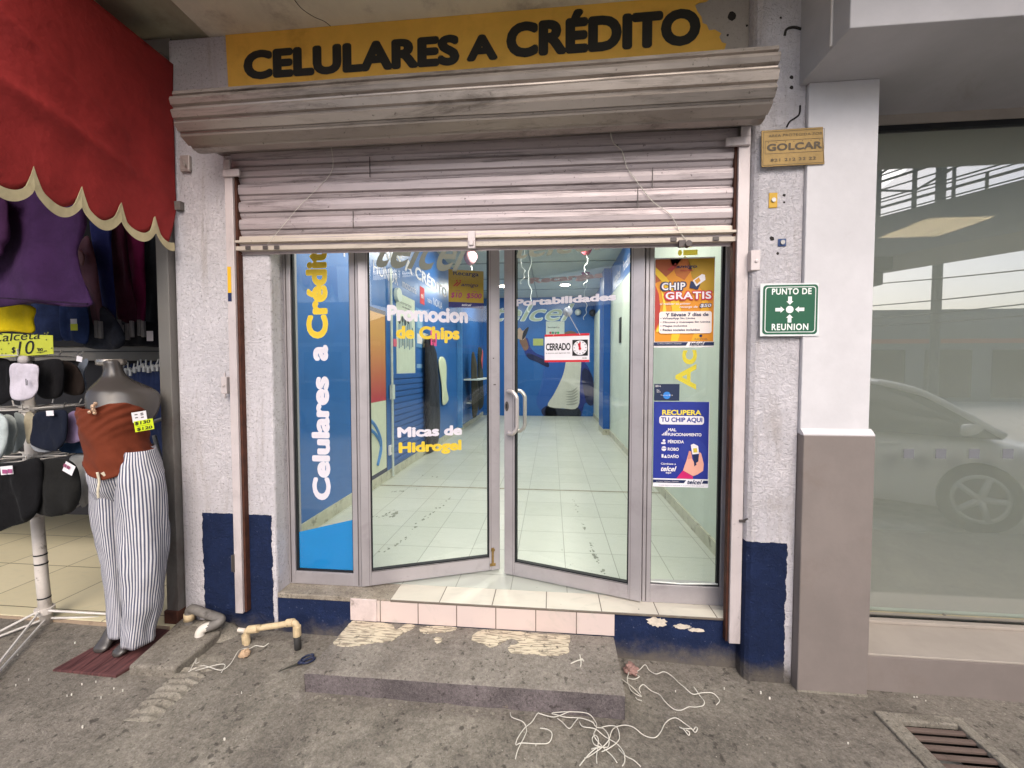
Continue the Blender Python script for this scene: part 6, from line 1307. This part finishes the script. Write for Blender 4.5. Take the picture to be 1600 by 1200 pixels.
# ------------------------------------------------------------------ the street behind the camera (seen as reflections)
def mir(px, py, **k):
    if 'Y' in k: k['Y'] = .222-k['Y']
    v = at(px, py, **k); return Vector((v.x, .222-v.y, v.z))
def car(cx, cy, col_, lab, side=1, name="parked_car", zk=1.0, yaw=0.0, fw_=0.0):
    """front towards +X; cx,cy centre on the road; length 4.4"""
    z0 = -.43; t = thing(name, lab, "car", (cx, cy, z0), 0, "cars along the street")
    paint = mat("car_paint"+col_, col_, .25, var=.02, spec=.6); gl_ = mat("car_glass", '#15191c', .08, var=.0, spec=.8) if "car_glass" not in bpy.data.materials else bpy.data.materials["car_glass"]
    secs = [(-2.2, .60, .45, .62), (-2.17, .74, .30, .86), (-2.0, .82, .22, .95), (-1.5, .86, .20, .97), (-.8, .87, .19, .95), (0, .87, .19, .93), (.8, .87, .19, .92), (1.05, .865, .19, .93), (1.5, .84, .20, .86), (1.9, .80, .22, .78), (2.12, .70, .27, .70), (2.2, .55, .36, .60)]
    rows = []
    for x, w, zb, zt in secs:
        h = zt-zb; prof_ = [(-w*.92, zb), (-w, zb+.18*h), (-w*1.0, zb+.55*h), (-w*.97, zb+.80*h), (-w*.88, zb+.97*h), (-w*.5, zt+.02), (0, zt+.03), (w*.5, zt+.02), (w*.88, zb+.97*h), (w*.97, zb+.80*h), (w, zb+.55*h), (w, zb+.18*h), (w*.92, zb)]
        rows.append([(cx+x, cy+y, z0+z) for y, z in prof_])
    b = B(); b.loft(rows); obj("body", b, paint, t, smooth=True)
    cab = [(-2.0, .60, .93, .95), (-1.5, .66, .92, 1.26), (-1.1, .66, .92, 1.39), (-.4, .67, .91, 1.44), (.2, .66, .91, 1.42), (.6, .64, .90, 1.30), (1.2, .62, .90, .95)]
    cab = [(x+(fw_ if x > -1.2 else 0), w, zb, zt) for x, w, zb, zt in cab]; rows = []
    for x, w, zb, zt in cab:
        wb = .84 if x < 1.1 else .80; k_ = (zt-zb)/.5
        rows.append([(cx+x, cy+y, z0+z) for y, z in ((-wb, zb), (-wb+(wb-w)*.5*k_, zb+.5*(zt-zb)), (-w-.0+(1-k_)*(-(wb-w)) if k_ < .2 else -w, zt-.02*k_), (-w*.8, zt+.0), (0, zt+.012), (w*.8, zt), (w, zt-.02*k_), (wb-(wb-w)*.5*k_, zb+.5*(zt-zb)), (wb, zb))])
    b = B(); b.loft(rows); obj("glasshouse", b, gl_, t, smooth=True)
    b = B()
    rf = [(x, w, zt) for x, w, zb, zt in cab[1:6]]; b.loft([[(cx+x, cy-w*.99, z0+zt-.005), (cx+x, cy-w*.8, z0+zt+.012), (cx+x, cy, z0+zt+.026), (cx+x, cy+w*.8, z0+zt+.012), (cx+x, cy+w*.99, z0+zt-.005)] for x, w, zt in rf], caps=False, closed=False); o = obj("roof", b, paint, t, smooth=True)
    md = o.modifiers.new("t", 'SOLIDIFY'); md.thickness = .03; md.offset = 0
    b = B()
    for s_ in (-1, 1):
        b.tube(crv([(cx+1.22+fw_, cy+s_*.80, z0+.93), (cx+.62+fw_, cy+s_*.655, z0+1.31), (cx+.2+fw_, cy+s_*.66, z0+1.43)], 5), .035, 6); b.tube([(cx-.42, cy+s_*.845, z0+.92), (cx-.40, cy+s_*.675, z0+1.43)], .035, 6); b.tube(crv([(cx-2.0, cy+s_*.82, z0+.95), (cx-1.5, cy+s_*.67, z0+1.27), (cx-1.1, cy+s_*.665, z0+1.40)], 4), .05, 6)
    obj("pillar", b, paint, t, smooth=True)
    for s_ in (-1, 1):
        b = B(); b.puff(crv([(cx+.98+fw_, cy+s_*.93, z0+1.0), (cx+.86+fw_, cy+s_*1.03, z0+1.05), (cx+.84+fw_, cy+s_*1.06, z0+.97), (cx+.90+fw_, cy+s_*.95, z0+.93)], 4, True), (1, 0, .2), .07); obj("mirror", b, paint, t, smooth=True)
        b = B(); b.puff(crv([(cx+2.05, cy+s_*.62, z0+.70), (cx+1.75, cy+s_*.815, z0+.78), (cx+1.72, cy+s_*.82, z0+.68), (cx+2.1, cy+s_*.66, z0+.60)], 4, True), (.5, s_, .1), .03); obj("headlight", b, mat("headlight_lens", '#c9d2d6', .1, var=.0) if "headlight_lens" not in bpy.data.materials else bpy.data.materials["headlight_lens"], t, smooth=True)
        b = B()
        for x_ in (.62, -.45): b.box(cx+x_-.09, cx+x_+.09, cy+s_*.885-.012, cy+s_*.885+.012, z0+.80, z0+.825)
        obj("door_handle", b, paint, t, bevel=.006)
        for x_ in (-1.35, 1.35):
            y = cy+s_*.80; b = B(); rg = []
            for r_, dy in ((.33, -.10), (.335, -.08), (.335, .08), (.32, .102), (.23, .104)): rg.append([(cx+x_+r_*math.cos(a), y+s_*dy, z0+.335+r_*math.sin(a)) for a in [2*math.pi*k/32 for k in range(32)]])
            b.loft(rg); w_ = obj("wheel", b, mat("tyre_rubber", '#17171a', .8) if "tyre_rubber" not in bpy.data.materials else bpy.data.materials["tyre_rubber"], t, smooth=True)
            b = B()
            for k in range(5): a = 2*math.pi*k/5; b.tube([(cx+x_, y+s_*.11, z0+.335), (cx+x_+.21*math.cos(a), y+s_*.106, z0+.335+.21*math.sin(a))], .035, 6, .028)
            b.tube([(cx+x_+.215*math.cos(a), y+s_*.105, z0+.335+.215*math.sin(a)) for a in [2*math.pi*k/28 for k in range(29)]], .02, 6)
            obj("rim", b, mat("rim_silver", '#a9abad', .3, metal=.7) if "rim_silver" not in bpy.data.materials else bpy.data.materials["rim_silver"], w_, smooth=True)
    t.scale = (1, 1, zk); t.rotation_euler = (0, 0, yaw)
    return t
fw = mir(1525, 800, Y=-2.3); YC = R(30); wx, wy = 1.35, .80       # parked nose-in at an angle
car(fw.x-(wx*math.cos(YC)-wy*math.sin(YC)), fw.y-(wx*math.sin(YC)+wy*math.cos(YC)), '#ecedec', "white parked car mirrored large in the neighbouring shop window", zk=1.14, yaw=YC, fw_=.32)
car(-6.0, -9.5, '#8d9296', "silver car across the street, faint in the shop's left window glass")
car(-.6, -9.5, '#c3c6c8', "pale car across the street, faint in the right glass door")
# footbridge
FB = thing("footbridge", "concrete footbridge with steel railings and roof trusses, mirrored in the neighbouring shop window", "bridge", (8, -9, -.43))
A_ = mir(1370, 340, Z=5.6); B_ = mir(1600, 280, Z=5.6); dr = (B_-A_); dr.z = 0; dr.normalize(); nr = Vector((-dr.y, dr.x, 0)); nr = nr if nr.y < 0 else -nr
P0 = A_-dr*9; P1 = A_+dr*14; M_br = mat("bridge_concrete", '#807f7b', .85, var=.1, vs=1)
b = B(); b.prism([P0, P1, P1+nr*2.4, P0+nr*2.4], (0, 0, -1.15)); obj("deck", b, M_br, FB)
M_bs = mat("bridge_steel", '#5c6064', .6, var=.1); b = B(); bt = B(); L_ = (P1-P0).length
for off in (0.05, 2.35):
    q = P0+nr*off
    for z in (.25, .5, .75, 1.0, 1.15): b.tube([q+Vector((0, 0, z)), q+dr*L_+Vector((0, 0, z))], .022, 5)
    k = 0
    while k*1.5 < L_:
        s_ = q+dr*(k*1.5); b.tube([s_, s_+Vector((0, 0, 1.15))], .04, 5)
        if k % 3 == 0: bt.tube([s_, s_+Vector((0, 0, 3.0))], .06, 6); bt.tube([s_+Vector((0, 0, 3.0)), s_+dr*4.5+Vector((0, 0, 1.2))], .035, 5); bt.tube([s_+Vector((0, 0, 1.2)), s_+dr*4.5+Vector((0, 0, 3.0))], .035, 5)
        k += 1
    for z in (1.8, 2.4, 3.0): bt.tube([q+Vector((0, 0, z)), q+dr*L_+Vector((0, 0, z))], .03, 5)
obj("railing", b, M_bs, FB); obj("truss", bt, M_bs, FB)
for k in (3, 19):
    c = P0+dr*k+nr*1.2; b = B(); b.tube([(c.x, c.y, -.45), (c.x, c.y, 4.5)], .45, 16); obj("column", b, M_br, FB)
p = mir(1463, 470, Y=-13); b = B(); b.tube([(p.x, -13, -.45), (p.x, -13, 10)], .14, 10); tag(obj("street_pole", b, M_bs), "dark street pole rising behind the mirrored footbridge", "pole")
t = thing("traffic_light", "traffic light on a mast, mirrored at the left edge of the display window", "traffic light", tuple(mir(1366, 420, Y=-9))); p = mir(1372, 412, Y=-9); q = mir(1366, 436, Y=-9)
b = B(); b.box(p.x-.55, p.x+.3, -9.2, -8.9, p.z-.17, p.z+.17); obj("signal_head", b, M_gasket, t, bevel=.03); b = B(); b.box(q.x-.55, q.x+.15, -9.2, -8.9, q.z-.17, q.z+.17); obj("signal_head", b, M_gasket, t, bevel=.03)
b = B(); b.tube([(q.x-.6, -9.05, -.43), (q.x-.6, -9.05, p.z+.6)], .09, 8); obj("mast", b, M_bs, t)
for k, (y0, y1, sag) in enumerate(((428, 400, .4), (462, 433, .4), (478, 448, .5), (490, 466, .5))):
    A2 = mir(1372, y0, Y=-15); B2 = mir(1600, y1, Y=-10); d_ = B2-A2; q = [A2-d_*2+d_*5*s_/24+Vector((0, 0, -sag*math.sin(math.pi*s_/24))) for s_ in range(25)]; b = B(); b.tube(q, .022, 5)
    tag(obj("overhead_cable", b, M_gasket), "overhead street cable crossing the mirrored sky in the display window, %s" % ("highest", "second from the top", "third from the top", "lowest")[k], "cable", "overhead cables")
for k, (x0, x1, h, c, lab) in enumerate(((-30, -9, 5.5, '#9b9389', "beige low building across the street, leftmost"), (-8.5, 6, 4.2, '#8b9095', "grey shop building across the street facing the phone shop"), (6.5, 40, 4.6, '#7b7d80', "long dark grey building across the street on the right"))):
    t = thing("street_building", lab, "building", ((x0+x1)/2, -24, -.43)); b = B(); b.box(x0, x1, -32, -22, -.5, h); obj("wall", b, mat("facade"+c, c, .8, var=.08, vs=1), t)
    n = max(2, int((x1-x0)/3.2))
    for i in range(n):
        xa = x0+(x1-x0)*(i+.15)/n; xb = x0+(x1-x0)*(i+.85)/n; b = B(); b.box(xa, xb, -22.02, -21.95, -.2, 2.4); obj("shop_window", b, bpy.data.materials["car_glass"], t)
    b = B(); b.box(x0, x1, -22.15, -21.98, 2.75, 3.0); obj("sign_band", b, flat('#b06a4a' if k == 2 else '#c9c4b8'), t)
